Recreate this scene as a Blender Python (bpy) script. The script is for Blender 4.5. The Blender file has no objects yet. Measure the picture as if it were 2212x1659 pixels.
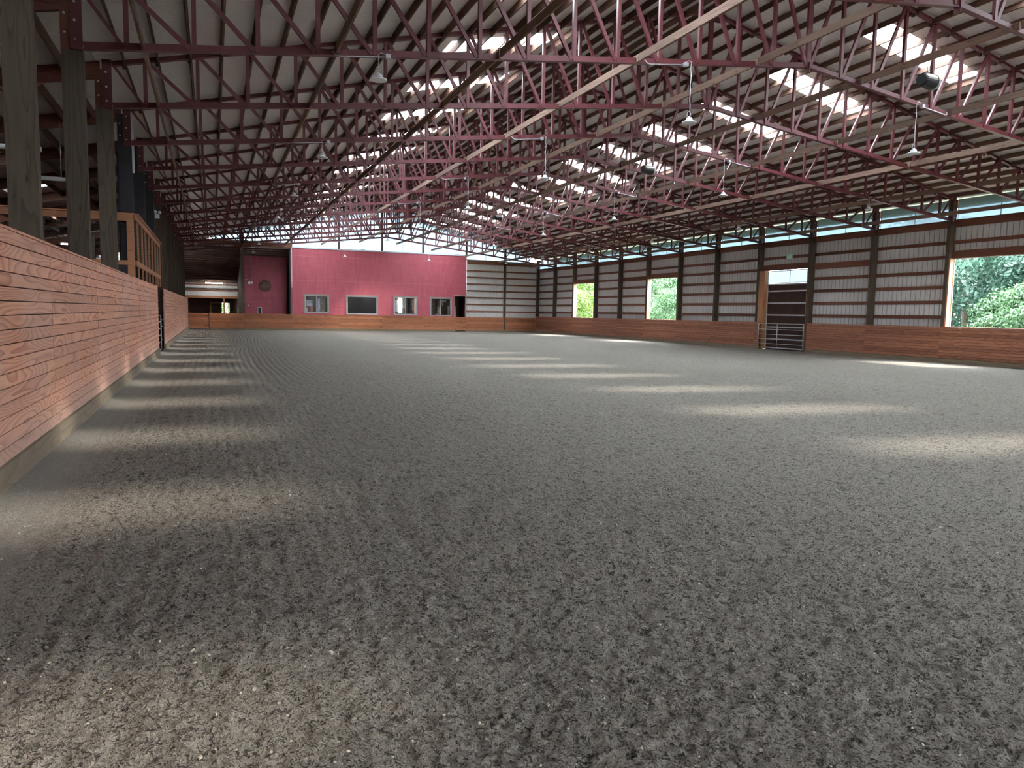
import bpy, math, random
import numpy as np
from mathutils import Matrix, Vector
random.seed(7)
C = bpy.context.scene.collection
S = bpy.context.scene

# ------------------------------------------------------------------ camera, sky, sun, exposure
YAW, PITCH, ROLL, FOC, CAMH = 0.3876, -0.0957, 0.0182, 1583.5, 1.6314
def cam_axes():
    cy, sy, cp, sp = math.cos(YAW), math.sin(YAW), math.cos(PITCH), math.sin(PITCH)
    f = Vector((sy*cp, cy*cp, sp)); r = Vector((cy, -sy, 0)); u = r.cross(f)
    c, s = math.cos(ROLL), math.sin(ROLL)
    return c*r + s*u, -s*r + c*u, f
cd = bpy.data.cameras.new('camera'); cam = bpy.data.objects.new('camera', cd); C.objects.link(cam)
r_, u_, f_ = cam_axes()
cam.matrix_world = Matrix(((r_.x, u_.x, -f_.x, 0), (r_.y, u_.y, -f_.y, 0), (r_.z, u_.z, -f_.z, CAMH), (0, 0, 0, 1)))
cd.sensor_fit = 'HORIZONTAL'; cd.sensor_width = 36.0; cd.lens = 36.0*FOC/2212.0
cd.clip_start = 0.05; cd.clip_end = 500
S.camera = cam
W = bpy.data.worlds.new('world'); S.world = W; W.use_nodes = True
SKY = 12.0
SUN = 5.5
def build_world():
    nt = W.node_tree; nt.nodes.clear(); N = nt.nodes.new; L = nt.links.new
    out = N('ShaderNodeOutputWorld'); bg = N('ShaderNodeBackground'); bg.inputs['Strength'].default_value = SKY
    tc = N('ShaderNodeTexCoord'); sp = N('ShaderNodeSeparateXYZ'); L(tc.outputs['Generated'], sp.inputs[0])
    cr = N('ShaderNodeValToRGB'); e = cr.color_ramp.elements
    e[0].position = 0.0; e[0].color = (0.92, 0.96, 1.0, 1); e[1].position = 0.6; e[1].color = (0.80, 0.90, 1.0, 1)
    L(sp.outputs['Z'], cr.inputs[0]); L(cr.outputs[0], bg.inputs['Color']); L(bg.outputs[0], out.inputs[0])
build_world()
sd = bpy.data.lights.new('sun', 'SUN'); sun = bpy.data.objects.new('sun', sd); C.objects.link(sun)
sd.energy = SUN; sd.angle = math.radians(6.0); sd.color = (1.0, 0.95, 0.86)
sdir = Vector((-0.90, 0.314, -1.0)).normalized()
sun.rotation_euler = sdir.to_track_quat('-Z', 'Y').to_euler(); sun.location = (40, -15, 40)
S.view_settings.view_transform = 'Standard'; S.view_settings.look = 'None'
S.view_settings.exposure = 1.55; S.view_settings.gamma = 1.0; S.view_settings.use_curve_mapping = False
cy_ = S.cycles
cy_.max_bounces = 7; cy_.diffuse_bounces = 4; cy_.glossy_bounces = 2; cy_.transmission_bounces = 3; cy_.transparent_max_bounces = 8
cy_.sample_clamp_indirect = 4.0; cy_.use_denoising = True; cy_.use_adaptive_sampling = True; cy_.adaptive_threshold = 0.03
cy_.caustics_reflective = False; cy_.caustics_refractive = False

# ------------------------------------------------------------------ helpers
class MB:
    def __init__(s): s.v = []; s.f = []; s.t = []
    def quadbox(s, P, tint=0.5):
        b = len(s.v); s.v += [tuple(p) for p in P]
        for q in ((0,3,2,1),(4,5,6,7),(0,1,5,4),(1,2,6,5),(2,3,7,6),(3,0,4,7)):
            s.f.append(tuple(b+i for i in q)); s.t.append(tint)
        return s
    def box(s, a, b, tint=0.5):
        x0,y0,z0 = a; x1,y1,z1 = b
        return s.quadbox([(x0,y0,z0),(x1,y0,z0),(x1,y1,z0),(x0,y1,z0),(x0,y0,z1),(x1,y0,z1),(x1,y1,z1),(x0,y1,z1)], tint)
    def bar(s, p, q, w, h, up=(0,0,1), tint=0.5):
        p = Vector(p); q = Vector(q); d = (q-p).normalized(); U = Vector(up)
        sd_ = d.cross(U)
        if sd_.length < 1e-4: sd_ = d.cross(Vector((1,0,0)))
        sd_.normalize(); U = sd_.cross(d).normalized()
        a, c = sd_*w/2, U*h/2
        return s.quadbox([p-a-c, p+a-c, q+a-c, q-a-c, p-a+c, p+a+c, q+a+c, q-a+c], tint)
    def tube(s, pts, r, n=6, tint=0.5, caps=True):
        pts = [Vector(p) for p in pts]; b = len(s.v); k = len(pts)
        ref = Vector((0.3, 0.9, 0.2))
        for i, p in enumerate(pts):
            d = (pts[min(i+1,k-1)]-pts[max(i-1,0)]).normalized()
            a = d.cross(ref)
            if a.length < 1e-3: a = d.cross(Vector((1,0,0)))
            a.normalize(); c = d.cross(a)
            for j in range(n):
                t = 2*math.pi*j/n; s.v.append(tuple(p + r*(math.cos(t)*a + math.sin(t)*c)))
        for i in range(k-1):
            for j in range(n):
                s.f.append((b+i*n+j, b+i*n+(j+1)%n, b+(i+1)*n+(j+1)%n, b+(i+1)*n+j)); s.t.append(tint)
        if caps:
            s.f.append(tuple(b+j for j in range(n))[::-1]); s.t.append(tint)
            s.f.append(tuple(b+(k-1)*n+j for j in range(n))); s.t.append(tint)
        return s
    def lathe(s, prof, c=(0,0,0), n=24, axis='z', tint=0.5):
        b = len(s.v)
        for (r, h) in prof:
            for j in range(n):
                t = 2*math.pi*j/n; x, y = r*math.cos(t), r*math.sin(t)
                P = (x, y, h) if axis == 'z' else ((x, h, y) if axis == 'y' else (h, x, y))
                s.v.append((c[0]+P[0], c[1]+P[1], c[2]+P[2]))
        for i in range(len(prof)-1):
            for j in range(n):
                s.f.append((b+i*n+j, b+i*n+(j+1)%n, b+(i+1)*n+(j+1)%n, b+(i+1)*n+j)); s.t.append(tint)
        for i in (0, len(prof)-1):
            if prof[i][0] > 1e-4:
                s.f.append(tuple(b+i*n+j for j in range(n))); s.t.append(tint)
        return s
    def poly(s, pts, thick, axis='y', tint=0.5):
        # extruded outline; pts are (u,v); axis is the thickness direction; thick=(lo,hi)
        b = len(s.v); n = len(pts)
        for h in thick:
            for (u, v) in pts:
                s.v.append({'y': (u, h, v), 'x': (h, u, v), 'z': (u, v, h)}[axis])
        s.f.append(tuple(range(b, b+n))); s.f.append(tuple(range(b+2*n-1, b+n-1, -1))); s.t += [tint, tint]
        for i in range(n):
            s.f.append((b+i, b+n+i, b+n+(i+1)%n, b+(i+1)%n)); s.t.append(tint)
        return s
    def pane(s, *P):
        b = len(s.v); s.v += [tuple(p) for p in P]; s.f.append(tuple(range(b, b+len(P)))); s.t.append(.5); return s
    def mesh(s, name):
        me = bpy.data.meshes.new(name); me.from_pydata(s.v, [], s.f)
        a = me.attributes.new('tint', 'FLOAT', 'FACE'); a.data.foreach_set('value', s.t)
        me.validate(); me.update(); return me

def link(name, me, mat=None, parent=None, loc=None):
    o = bpy.data.objects.new(name, me); C.objects.link(o)
    if mat is not None and me is not None and not me.materials: me.materials.append(mat)
    if parent is not None: o.parent = parent
    if loc is not None: o.location = loc
    return o
def obj(name, mb, mat, parent=None, loc=None, smooth=False):
    me = mb.mesh(name)
    if smooth:
        me.polygons.foreach_set('use_smooth', [True]*len(me.polygons))
    return link(name, me, mat, parent, loc)
def tag(o, label, cat, group=None, kind=None):
    o['label'] = label; o['category'] = cat
    if group: o['group'] = group
    if kind: o['kind'] = kind
    return o
def thing(name, label, cat, loc=(0,0,0), group=None):
    o = bpy.data.objects.new(name, None); C.objects.link(o); o.location = loc; o.empty_display_size = 0.2
    return tag(o, label, cat, group)
def struct(name, mb, mat, label=None, parent=None):
    o = obj(name, mb, mat, parent); o['kind'] = 'structure'
    if label: o['label'] = label; o['category'] = name.split('_')[0]
    return o
def dup(root, loc, label, group=None):
    r = root.copy(); C.objects.link(r); r.location = loc; r['label'] = label
    if group: r['group'] = group
    for ch in list(root.children):
        c = ch.copy(); C.objects.link(c); c.parent = r
        for g in list(ch.children):
            d = g.copy(); C.objects.link(d); d.parent = c
    return r
ORD = ('zeroth first second third fourth fifth sixth seventh eighth ninth tenth eleventh twelfth thirteenth fourteenth fifteenth sixteenth seventeenth eighteenth nineteenth twentieth twenty-first twenty-second twenty-third twenty-fourth').split()

# ------------------------------------------------------------------ materials
def new_mat(name):
    m = bpy.data.materials.new(name); m.use_nodes = True
    nt = m.node_tree; b = nt.nodes['Principled BSDF']
    return m, nt, b
def flat(name, col, rough=0.6, metal=0.0, var=0.12, scale=6.0, spec=0.4, bump=0.0, bscale=40):
    m, nt, b = new_mat(name); N = nt.nodes.new; L = nt.links.new
    tc = N('ShaderNodeTexCoord'); no = N('ShaderNodeTexNoise'); no.inputs['Scale'].default_value = scale; no.inputs['Detail'].default_value = 4
    L(tc.outputs['Object'], no.inputs['Vector'])
    mr = N('ShaderNodeMapRange'); mr.inputs['From Min'].default_value = .3; mr.inputs['From Max'].default_value = .7
    mr.inputs['To Min'].default_value = 1-var; mr.inputs['To Max'].default_value = 1+var; L(no.outputs[0], mr.inputs[0])
    mx = N('ShaderNodeVectorMath'); mx.operation = 'SCALE'; mx.inputs[0].default_value = col; L(mr.outputs[0], mx.inputs['Scale'])
    L(mx.outputs[0], b.inputs['Base Color'])
    b.inputs['Roughness'].default_value = rough; b.inputs['Metallic'].default_value = metal; b.inputs['Specular IOR Level'].default_value = spec
    if bump:
        n2 = N('ShaderNodeTexNoise'); n2.inputs['Scale'].default_value = bscale; L(tc.outputs['Object'], n2.inputs['Vector'])
        bp = N('ShaderNodeBump'); bp.inputs['Strength'].default_value = bump; bp.inputs['Distance'].default_value = .01
        L(n2.outputs[0], bp.inputs['Height']); L(bp.outputs[0], b.inputs['Normal'])
    return m
def wood(name, c1, c2, axis='y', rough=0.7, rings=9.0, long=0.7, cross=5.0, tintvar=0.25, contrast=0.6, knots=True, spec=0.3, pale=0.0):
    """timber: cathedral grain from the contours of a noise stretched along the board"""
    m, nt, b = new_mat(name); N = nt.nodes.new; L = nt.links.new
    tc = N('ShaderNodeTexCoord'); at = N('ShaderNodeAttribute'); at.attribute_name = 'tint'
    sc = [cross]*3; sc['xyz'.index(axis)] = long
    mp = N('ShaderNodeMapping'); mp.inputs['Scale'].default_value = sc; L(tc.outputs['Object'], mp.inputs['Vector'])
    off = N('ShaderNodeVectorMath'); off.operation = 'MULTIPLY_ADD'; off.inputs[1].default_value = (37, 53, 71)
    cb = N('ShaderNodeCombineXYZ')
    for i in range(3): L(at.outputs['Fac'], cb.inputs[i])
    L(cb.outputs[0], off.inputs[0]); L(mp.outputs[0], off.inputs[2])
    no = N('ShaderNodeTexNoise'); no.inputs['Scale'].default_value = 1.0; no.inputs['Detail'].default_value = 1.5; no.inputs['Roughness'].default_value = .45
    L(off.outputs[0], no.inputs['Vector'])
    mu = N('ShaderNodeMath'); mu.operation = 'MULTIPLY'; mu.inputs[1].default_value = rings; L(no.outputs[0], mu.inputs[0])
    fr = N('ShaderNodeMath'); fr.operation = 'FRACT'; L(mu.outputs[0], fr.inputs[0])
    pw = N('ShaderNodeMath'); pw.operation = 'POWER'; pw.inputs[1].default_value = 3.0; L(fr.outputs[0], pw.inputs[0])
    fi = N('ShaderNodeTexNoise'); fi.inputs['Scale'].default_value = 1.0; fi.inputs['Detail'].default_value = 3
    s2 = [cross*14]*3; s2['xyz'.index(axis)] = long*1.6
    mp2 = N('ShaderNodeMapping'); mp2.inputs['Scale'].default_value = s2; L(tc.outputs['Object'], mp2.inputs['Vector']); L(mp2.outputs[0], fi.inputs['Vector'])
    ad = N('ShaderNodeMath'); ad.operation = 'MULTIPLY_ADD'; ad.inputs[1].default_value = contrast; L(pw.outputs[0], ad.inputs[0])
    f2 = N('ShaderNodeMath'); f2.operation = 'MULTIPLY'; f2.inputs[1].default_value = .45; L(fi.outputs[0], f2.inputs[0]); L(f2.outputs[0], ad.inputs[2])
    cr = N('ShaderNodeMix'); cr.data_type = 'RGBA'; cr.inputs['A'].default_value = (*c1, 1); cr.inputs['B'].default_value = (*c2, 1)
    L(ad.outputs[0], cr.inputs['Factor'])
    mr = N('ShaderNodeMapRange'); mr.inputs['To Min'].default_value = 1-tintvar; mr.inputs['To Max'].default_value = 1+tintvar; L(at.outputs['Fac'], mr.inputs[0])
    mx = N('ShaderNodeVectorMath'); mx.operation = 'SCALE'; L(cr.outputs['Result'], mx.inputs[0]); L(mr.outputs[0], mx.inputs['Scale'])
    last = mx.outputs[0]
    if knots:
        vo = N('ShaderNodeTexVoronoi'); vo.inputs['Scale'].default_value = 1.0
        s3 = [7.0]*3; s3['xyz'.index(axis)] = 2.0
        mp3 = N('ShaderNodeMapping'); mp3.inputs['Scale'].default_value = s3; L(tc.outputs['Object'], mp3.inputs['Vector']); L(mp3.outputs[0], vo.inputs['Vector'])
        kr = N('ShaderNodeMapRange'); kr.inputs['From Min'].default_value = .05; kr.inputs['From Max'].default_value = .14
        kr.inputs['To Min'].default_value = .45; kr.inputs['To Max'].default_value = 1; L(vo.outputs['Distance'], kr.inputs[0])
        k2 = N('ShaderNodeVectorMath'); k2.operation = 'SCALE'; L(last, k2.inputs[0]); L(kr.outputs[0], k2.inputs['Scale']); last = k2.outputs[0]
    if pale:
        # worn, dusty bloom on the stain
        pn = N('ShaderNodeTexNoise'); pn.inputs['Scale'].default_value = .9; pn.inputs['Detail'].default_value = 3; L(tc.outputs['Object'], pn.inputs['Vector'])
        pr = N('ShaderNodeMapRange'); pr.inputs['From Min'].default_value = .35; pr.inputs['From Max'].default_value = .7; pr.inputs['To Max'].default_value = pale; L(pn.outputs[0], pr.inputs[0])
        sz = N('ShaderNodeSeparateXYZ'); L(tc.outputs['Object'], sz.inputs[0])
        zr = N('ShaderNodeMapRange'); zr.inputs['From Min'].default_value = .75; zr.inputs['From Max'].default_value = .2; zr.inputs['To Max'].default_value = .55; L(sz.outputs['Z'], zr.inputs[0])
        mxx = N('ShaderNodeMath'); mxx.operation = 'MAXIMUM'; L(pr.outputs[0], mxx.inputs[0]); L(zr.outputs[0], mxx.inputs[1])
        pm = N('ShaderNodeMix'); pm.data_type = 'RGBA'; pm.inputs['B'].default_value = (.56, .43, .37, 1); L(mxx.outputs[0], pm.inputs['Factor']); L(last, pm.inputs['A']); last = pm.outputs['Result']
    L(last, b.inputs['Base Color'])
    b.inputs['Roughness'].default_value = rough; b.inputs['Specular IOR Level'].default_value = spec
    bp = N('ShaderNodeBump'); bp.inputs['Strength'].default_value = .25; bp.inputs['Distance'].default_value = .004
    L(ad.outputs[0], bp.inputs['Height']); L(bp.outputs[0], b.inputs['Normal'])
    return m
def emis(name, col, s):
    m, nt, b = new_mat(name); b.inputs['Base Color'].default_value = (*col, 1)
    b.inputs['Emission Color'].default_value = (*col, 1); b.inputs['Emission Strength'].default_value = s
    return m
def sheet(name, tcol, transp, trl=None, rough=.4, ribs=None):
    """thin translucent sheet: part of the light goes straight through, the rest is scattered"""
    m = bpy.data.materials.new(name); m.use_nodes = True; nt = m.node_tree; nt.nodes.clear(); N = nt.nodes.new; L = nt.links.new
    out = N('ShaderNodeOutputMaterial'); tr = N('ShaderNodeBsdfTransparent'); tr.inputs[0].default_value = (*tcol, 1)
    tl = N('ShaderNodeBsdfTranslucent'); tl.inputs[0].default_value = (*(trl or tcol), 1)
    gl = N('ShaderNodeBsdfGlossy'); gl.inputs['Roughness'].default_value = rough; gl.inputs[0].default_value = (.9, .9, .9, 1)
    a = N('ShaderNodeMixShader'); a.inputs[0].default_value = transp; L(tl.outputs[0], a.inputs[1]); L(tr.outputs[0], a.inputs[2])
    tc = N('ShaderNodeTexCoord'); no = N('ShaderNodeTexNoise'); no.inputs['Scale'].default_value = 3; no.inputs['Detail'].default_value = 5; L(tc.outputs['Object'], no.inputs['Vector'])
    mr = N('ShaderNodeMapRange'); mr.inputs['To Min'].default_value = transp-.08; mr.inputs['To Max'].default_value = transp+.08; L(no.outputs[0], mr.inputs[0]); L(mr.outputs[0], a.inputs[0])
    c = N('ShaderNodeMixShader'); c.inputs[0].default_value = .05; L(a.outputs[0], c.inputs[1]); L(gl.outputs[0], c.inputs[2]); L(c.outputs[0], out.inputs[0])
    return m

M = {}
M['steel'] = flat('oxide_red_steel', (.140, .031, .037), .45, 0.0, .18, 3, .5)
M['steel2'] = flat('oxide_red_plate', (.10, .024, .028), .5, 0.0, .2, 5, .4)
M['bolt'] = flat('galvanised_bolt', (.45, .44, .42), .4, .6, .1)
M['galv'] = flat('galvanised_pipe', (.55, .57, .60), .35, .5, .15, 12)
M['white'] = flat('white_enamel', (.72, .75, .80), .35, 0, .05)
M['lens'] = flat('lamp_lens', (.45, .45, .46), .5, 0, .05)
M['black'] = flat('black_plastic', (.012, .013, .016), .5, 0, .2)
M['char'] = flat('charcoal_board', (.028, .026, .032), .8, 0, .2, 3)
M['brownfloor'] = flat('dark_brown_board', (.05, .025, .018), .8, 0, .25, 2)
M['plankL'] = wood('stained_plank_dusty_lit', (.74, .37, .24), (.32, .11, .062), 'y', .62, 30, .30, 2.0, .13, .75, False, .3, pale=.30)  # same stain as the low boards; dust and the light here tinted in
M['plankF'] = wood('stained_plank_orange_x', (.44, .175, .085), (.20, .065, .030), 'x', .6, 9, .6, 5, .22, .5, True, .3)
M['plankR'] = wood('stained_plank_orange_y', (.40, .175, .105), (.19, .070, .040), 'y', .6, 9, .6, 5, .22, .5, True, .3)
M['sill'] = wood('treated_sill_board', (.25, .205, .15), (.15, .11, .07), 'y', .8, 6, .5, 4, .15, .5, False)
M['sillx'] = wood('treated_sill_board_x', (.26, .205, .13), (.15, .11, .07), 'x', .8, 6, .5, 4, .15, .5, False)
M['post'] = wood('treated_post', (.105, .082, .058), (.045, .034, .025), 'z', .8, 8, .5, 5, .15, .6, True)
M['glulam'] = wood('glulam_rafter', (.14, .052, .034), (.085, .03, .022), 'x', .65, 7, .5, 5, .2, .4, False)
M['girty'] = wood('girt_board', (.19, .080, .050), (.11, .045, .030), 'y', .75, 7, .5, 6, .25, .5, True)
M['girtx'] = wood('girt_board_x', (.24, .105, .060), (.13, .055, .035), 'x', .75, 7, .5, 6, .25, .5, True)
M['purlin'] = wood('purlin_board', (.15, .085, .060), (.075, .040, .030), 'y', .8, 7, .4, 6, .3, .5, False)
M['brace'] = wood('rough_brace_board', (.27, .18, .135), (.14, .088, .068), 'y', .85, 6, .5, 6, .3, .55, True)
M['jamb'] = wood('cedar_jamb', (.55, .28, .14), (.32, .13, .07), 'z', .7, 8, .5, 5, .15, .5, True)
M['rail'] = wood('cedar_rail', (.42, .20, .105), (.24, .10, .055), 'x', .7, 7, .5, 6, .2, .4, False)
M['casing'] = flat('window_casing', (.30, .235, .205), .6, 0, .1, 3)
M['vinyl'] = flat('grey_vinyl_frame', (.36, .37, .38), .45, 0, .05)
M['siding'] = flat('white_metal_siding', (.62, .615, .605), .45, 0, .05, 1.5, .4)
M['mesh'] = flat('wire_mesh', (.03, .026, .024), .6, .3, .1)
M['soffit'] = wood('stained_soffit', (.40, .20, .145), (.28, .12, .08), 'y', .7, 5, .5, 4, .1, .3, False)
M['outer'] = flat('roof_metal', (.25, .26, .27), .5, .2, .1, 2)
M['glass_dark'] = flat('dark_glass', (.008, .008, .009), .08, 0, .1, 2, .6)
M['skylight'] = sheet('skylight_sheet', (1.0, 1.0, 1.0), .72, (.95, .97, 1.0))
M['clear'] = sheet('clerestory_sheet', (.018, .029, .036), .45, (.085, .118, .135), .2)
M['doorlite'] = sheet('door_light_sheet', (.024, .037, .045), .50, (.065, .092, .105), .2)

def ceiling_mat():
    m, nt, b = new_mat('white_insulation_facing'); N = nt.nodes.new; L = nt.links.new
    tc = N('ShaderNodeTexCoord')
    mp = N('ShaderNodeMapping'); mp.inputs['Scale'].default_value = (1.2, 9, 1.2); L(tc.outputs['Object'], mp.inputs['Vector'])
    no = N('ShaderNodeTexNoise'); no.inputs['Scale'].default_value = 1.6; no.inputs['Detail'].default_value = 4; no.inputs['Distortion'].default_value = 1.0; L(mp.outputs[0], no.inputs['Vector'])
    bp = N('ShaderNodeBump'); bp.inputs['Strength'].default_value = .8; bp.inputs['Distance'].default_value = .05; L(no.outputs[0], bp.inputs['Height']); L(bp.outputs[0], b.inputs['Normal'])
    n2 = N('ShaderNodeTexNoise'); n2.inputs['Scale'].default_value = .7; L(tc.outputs['Object'], n2.inputs['Vector'])
    cr = N('ShaderNodeMix'); cr.data_type = 'RGBA'; cr.inputs['A'].default_value = (.74, .71, .69, 1); cr.inputs['B'].default_value = (.84, .81, .79, 1); L(n2.outputs[0], cr.inputs['Factor'])
    L(cr.outputs['Result'], b.inputs['Base Color']); b.inputs['Roughness'].default_value = .32; b.inputs['Specular IOR Level'].default_value = .6
    return m
M['ceil'] = ceiling_mat()
def redwall_mat():
    m, nt, b = new_mat('red_painted_board'); N = nt.nodes.new; L = nt.links.new
    tc = N('ShaderNodeTexCoord')
    out = None
    for sc, w in (((.8, 1, 22), .5), ((5, 1, .8), .5)):
        mp = N('ShaderNodeMapping'); mp.inputs['Scale'].default_value = sc; L(tc.outputs['Object'], mp.inputs['Vector'])
        no = N('ShaderNodeTexNoise'); no.inputs['Scale'].default_value = 1; no.inputs['Detail'].default_value = 4; L(mp.outputs[0], no.inputs['Vector'])
        mu = N('ShaderNodeMath'); mu.operation = 'MULTIPLY'; mu.inputs[1].default_value = w; L(no.outputs[0], mu.inputs[0])
        if out is None: out = mu.outputs[0]
        else:
            ad = N('ShaderNodeMath'); ad.operation = 'ADD'; L(out, ad.inputs[0]); L(mu.outputs[0], ad.inputs[1]); out = ad.outputs[0]
    mr = N('ShaderNodeMapRange'); mr.inputs['From Min'].default_value = .3; mr.inputs['From Max'].default_value = .7; L(out, mr.inputs[0])
    cr = N('ShaderNodeMix'); cr.data_type = 'RGBA'; cr.inputs['A'].default_value = (.36, .055, .085, 1); cr.inputs['B'].default_value = (.52, .115, .145, 1); L(mr.outputs[0], cr.inputs['Factor'])
    L(cr.outputs['Result'], b.inputs['Base Color']); b.inputs['Roughness'].default_value = .55
    return m
M['redwall'] = redwall_mat()
def dirt_mat():
    m, nt, b = new_mat('arena_footing'); N = nt.nodes.new; L = nt.links.new
    tc = N('ShaderNodeTexCoord')
    def noise(scale, detail, rough=.6, vec=None, dist=0):
        n = N('ShaderNodeTexNoise'); n.inputs['Scale'].default_value = scale; n.inputs['Detail'].default_value = detail
        n.inputs['Roughness'].default_value = rough; n.inputs['Distortion'].default_value = dist
        L(vec or tc.outputs['Object'], n.inputs['Vector']); return n.outputs[0]
    def rng(x, a, b_, c=0., d=1.):
        r = N('ShaderNodeMapRange'); r.inputs['From Min'].default_value = a; r.inputs['From Max'].default_value = b_
        r.inputs['To Min'].default_value = c; r.inputs['To Max'].default_value = d; L(x, r.inputs[0]); return r.outputs[0]
    fine = noise(90, 5, .75); mid = noise(14, 5, .65, dist=.6); big = noise(.35, 3)
    base = N('ShaderNodeMix'); base.data_type = 'RGBA'; base.inputs['A'].default_value = (.22, .192, .160, 1); base.inputs['B'].default_value = (.50, .452, .385, 1)
    L(rng(fine, .3, .7), base.inputs['Factor'])
    # broad patches of damper and drier footing, and the packed dusty strip along the tall kickboard
    dry = N('ShaderNodeMix'); dry.data_type = 'RGBA'; dry.inputs['B'].default_value = (.38, .36, .32, 1); L(base.outputs['Result'], dry.inputs['A'])
    sx = N('ShaderNodeSeparateXYZ'); L(tc.outputs['Object'], sx.inputs[0])
    edge = rng(sx.outputs['X'], -0.95, -1.6, 0, .8)
    ma = N('ShaderNodeMath'); ma.operation = 'MAXIMUM'; L(rng(big, .4, .75, 0, .35), ma.inputs[0]); L(edge, ma.inputs[1]); L(ma.outputs[0], dry.inputs['Factor'])
    # dark shredded bits, and the shade in voids between clods painted as colour
    spk = noise(38, 4, .65, dist=1.5); spk2 = noise(85, 3, .6, dist=1.0); spk3 = noise(19, 4, .75, dist=1.2)
    spk5 = noise(6.5, 5, .75, dist=1.0)  # coarse mottle: shadowing of distant clods painted into the colour
    m3 = N('ShaderNodeMath'); m3.operation = 'MAXIMUM'; L(rng(spk, .545, .60), m3.inputs[0]); L(rng(spk2, .58, .64, 0, .8), m3.inputs[1])
    m4 = N('ShaderNodeMath'); m4.operation = 'MAXIMUM'; L(m3.outputs[0], m4.inputs[0]); L(rng(spk3, .565, .62, 0, .9), m4.inputs[1]); m5 = N('ShaderNodeMath'); m5.operation = 'MAXIMUM'; L(m4.outputs[0], m5.inputs[0]); L(rng(spk5, .56, .64, 0, .6), m5.inputs[1]); m4 = m5
    dk = N('ShaderNodeMix'); dk.data_type = 'RGBA'; dk.inputs['B'].default_value = (.035, .032, .030, 1); L(dry.outputs['Result'], dk.inputs['A'])
    dm = N('ShaderNodeMath'); dm.operation = 'MULTIPLY'; at0 = N('ShaderNodeAttribute'); at0.attribute_name = 'track'
    t0 = N('ShaderNodeMath'); t0.operation = 'MULTIPLY'; t0.inputs[1].default_value = 2*math.pi/.165; L(at0.outputs['Fac'], t0.inputs[0])
    t1 = N('ShaderNodeMath'); t1.operation = 'SINE'; L(t0.outputs[0], t1.inputs[0])
    t2 = N('ShaderNodeMath'); t2.operation = 'MULTIPLY_ADD'; t2.inputs[1].default_value = -.13; t2.use_clamp = True
    aa = N('ShaderNodeAttribute'); aa.attribute_name = 'trackamp'; ta = N('ShaderNodeMath'); ta.operation = 'MULTIPLY'; L(t1.outputs[0], ta.inputs[0]); L(aa.outputs['Fac'], ta.inputs[1]); L(ta.outputs[0], t2.inputs[0]); L(m4.outputs[0], t2.inputs[2])
    L(t2.outputs[0], dm.inputs[0])
    L(rng(edge, 0, .5, .9, .15), dm.inputs[1]); L(dm.outputs[0], dk.inputs['Factor'])
    # pale chips
    vo = N('ShaderNodeTexVoronoi'); vo.inputs['Scale'].default_value = 22; L(tc.outputs['Object'], vo.inputs['Vector'])
    vs = N('ShaderNodeSeparateColor'); L(vo.outputs['Color'], vs.inputs[0])
    cm = N('ShaderNodeMath'); cm.operation = 'MULTIPLY'; L(rng(vo.outputs['Distance'], .22, .12), cm.inputs[0]); L(rng(vs.outputs[0], .955, .96), cm.inputs[1])
    ch = N('ShaderNodeMix'); ch.data_type = 'RGBA'; ch.inputs['B'].default_value = (.72, .68, .58, 1); L(dk.outputs['Result'], ch.inputs['A']); L(cm.outputs[0], ch.inputs['Factor'])
    L(ch.outputs['Result'], b.inputs['Base Color']); b.inputs['Roughness'].default_value = .95; b.inputs['Specular IOR Level'].default_value = .1
    # relief
    at = N('ShaderNodeAttribute'); at.attribute_name = 'track'
    tm = N('ShaderNodeMath'); tm.operation = 'MULTIPLY'; tm.inputs[1].default_value = 2*math.pi/.165; L(at.outputs['Fac'], tm.inputs[0])
    ts = N('ShaderNodeMath'); ts.operation = 'SINE'; L(tm.outputs[0], ts.inputs[0])
    h1 = N('ShaderNodeMath'); h1.operation = 'MULTIPLY_ADD'; h1.inputs[1].default_value = .35; L(fine, h1.inputs[0])
    h2 = N('ShaderNodeMath'); h2.operation = 'MULTIPLY_ADD'; h2.inputs[1].default_value = 1.2; L(mid, h2.inputs[0])
    h3 = N('ShaderNodeMath'); h3.operation = 'MULTIPLY'; h3.inputs[1].default_value = .8; L(spk, h3.inputs[0])
    h4 = N('ShaderNodeMath'); h4.operation = 'MULTIPLY_ADD'; h4.inputs[1].default_value = .12; tb = N('ShaderNodeMath'); tb.operation = 'MULTIPLY'; ab = N('ShaderNodeAttribute'); ab.attribute_name = 'trackamp'; L(ts.outputs[0], tb.inputs[0]); L(ab.outputs['Fac'], tb.inputs[1]); L(tb.outputs[0], h4.inputs[0]); L(h3.outputs[0], h4.inputs[2]); h3 = h4
    L(h3.outputs[0], h2.inputs[2]); L(h2.outputs[0], h1.inputs[2])
    bp = N('ShaderNodeBump'); bp.inputs['Strength'].default_value = 1.0; bp.inputs['Distance'].default_value = .045; L(h1.outputs[0], bp.inputs['Height']); L(bp.outputs[0], b.inputs['Normal'])
    return m
M['dirt'] = dirt_mat()

# ------------------------------------------------------------------ layout numbers (metres)
B, Y0 = 3.658, 61.12
XL, XR, XC = -1.79, 27.15, 12.68
def yn(n): return Y0 - n*B
def zt(x): return 9.93 - .2345*abs(x-XC)                 # top of the upper chords
def zb(x): return 5.61 + .1187*((XC-XL) - abs(x-XC))     # underside of the lower chords
def zc(x): return zt(x) + .03                            # underside of the ceiling sheet
YN, YE = -24.0, 61.3

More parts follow.
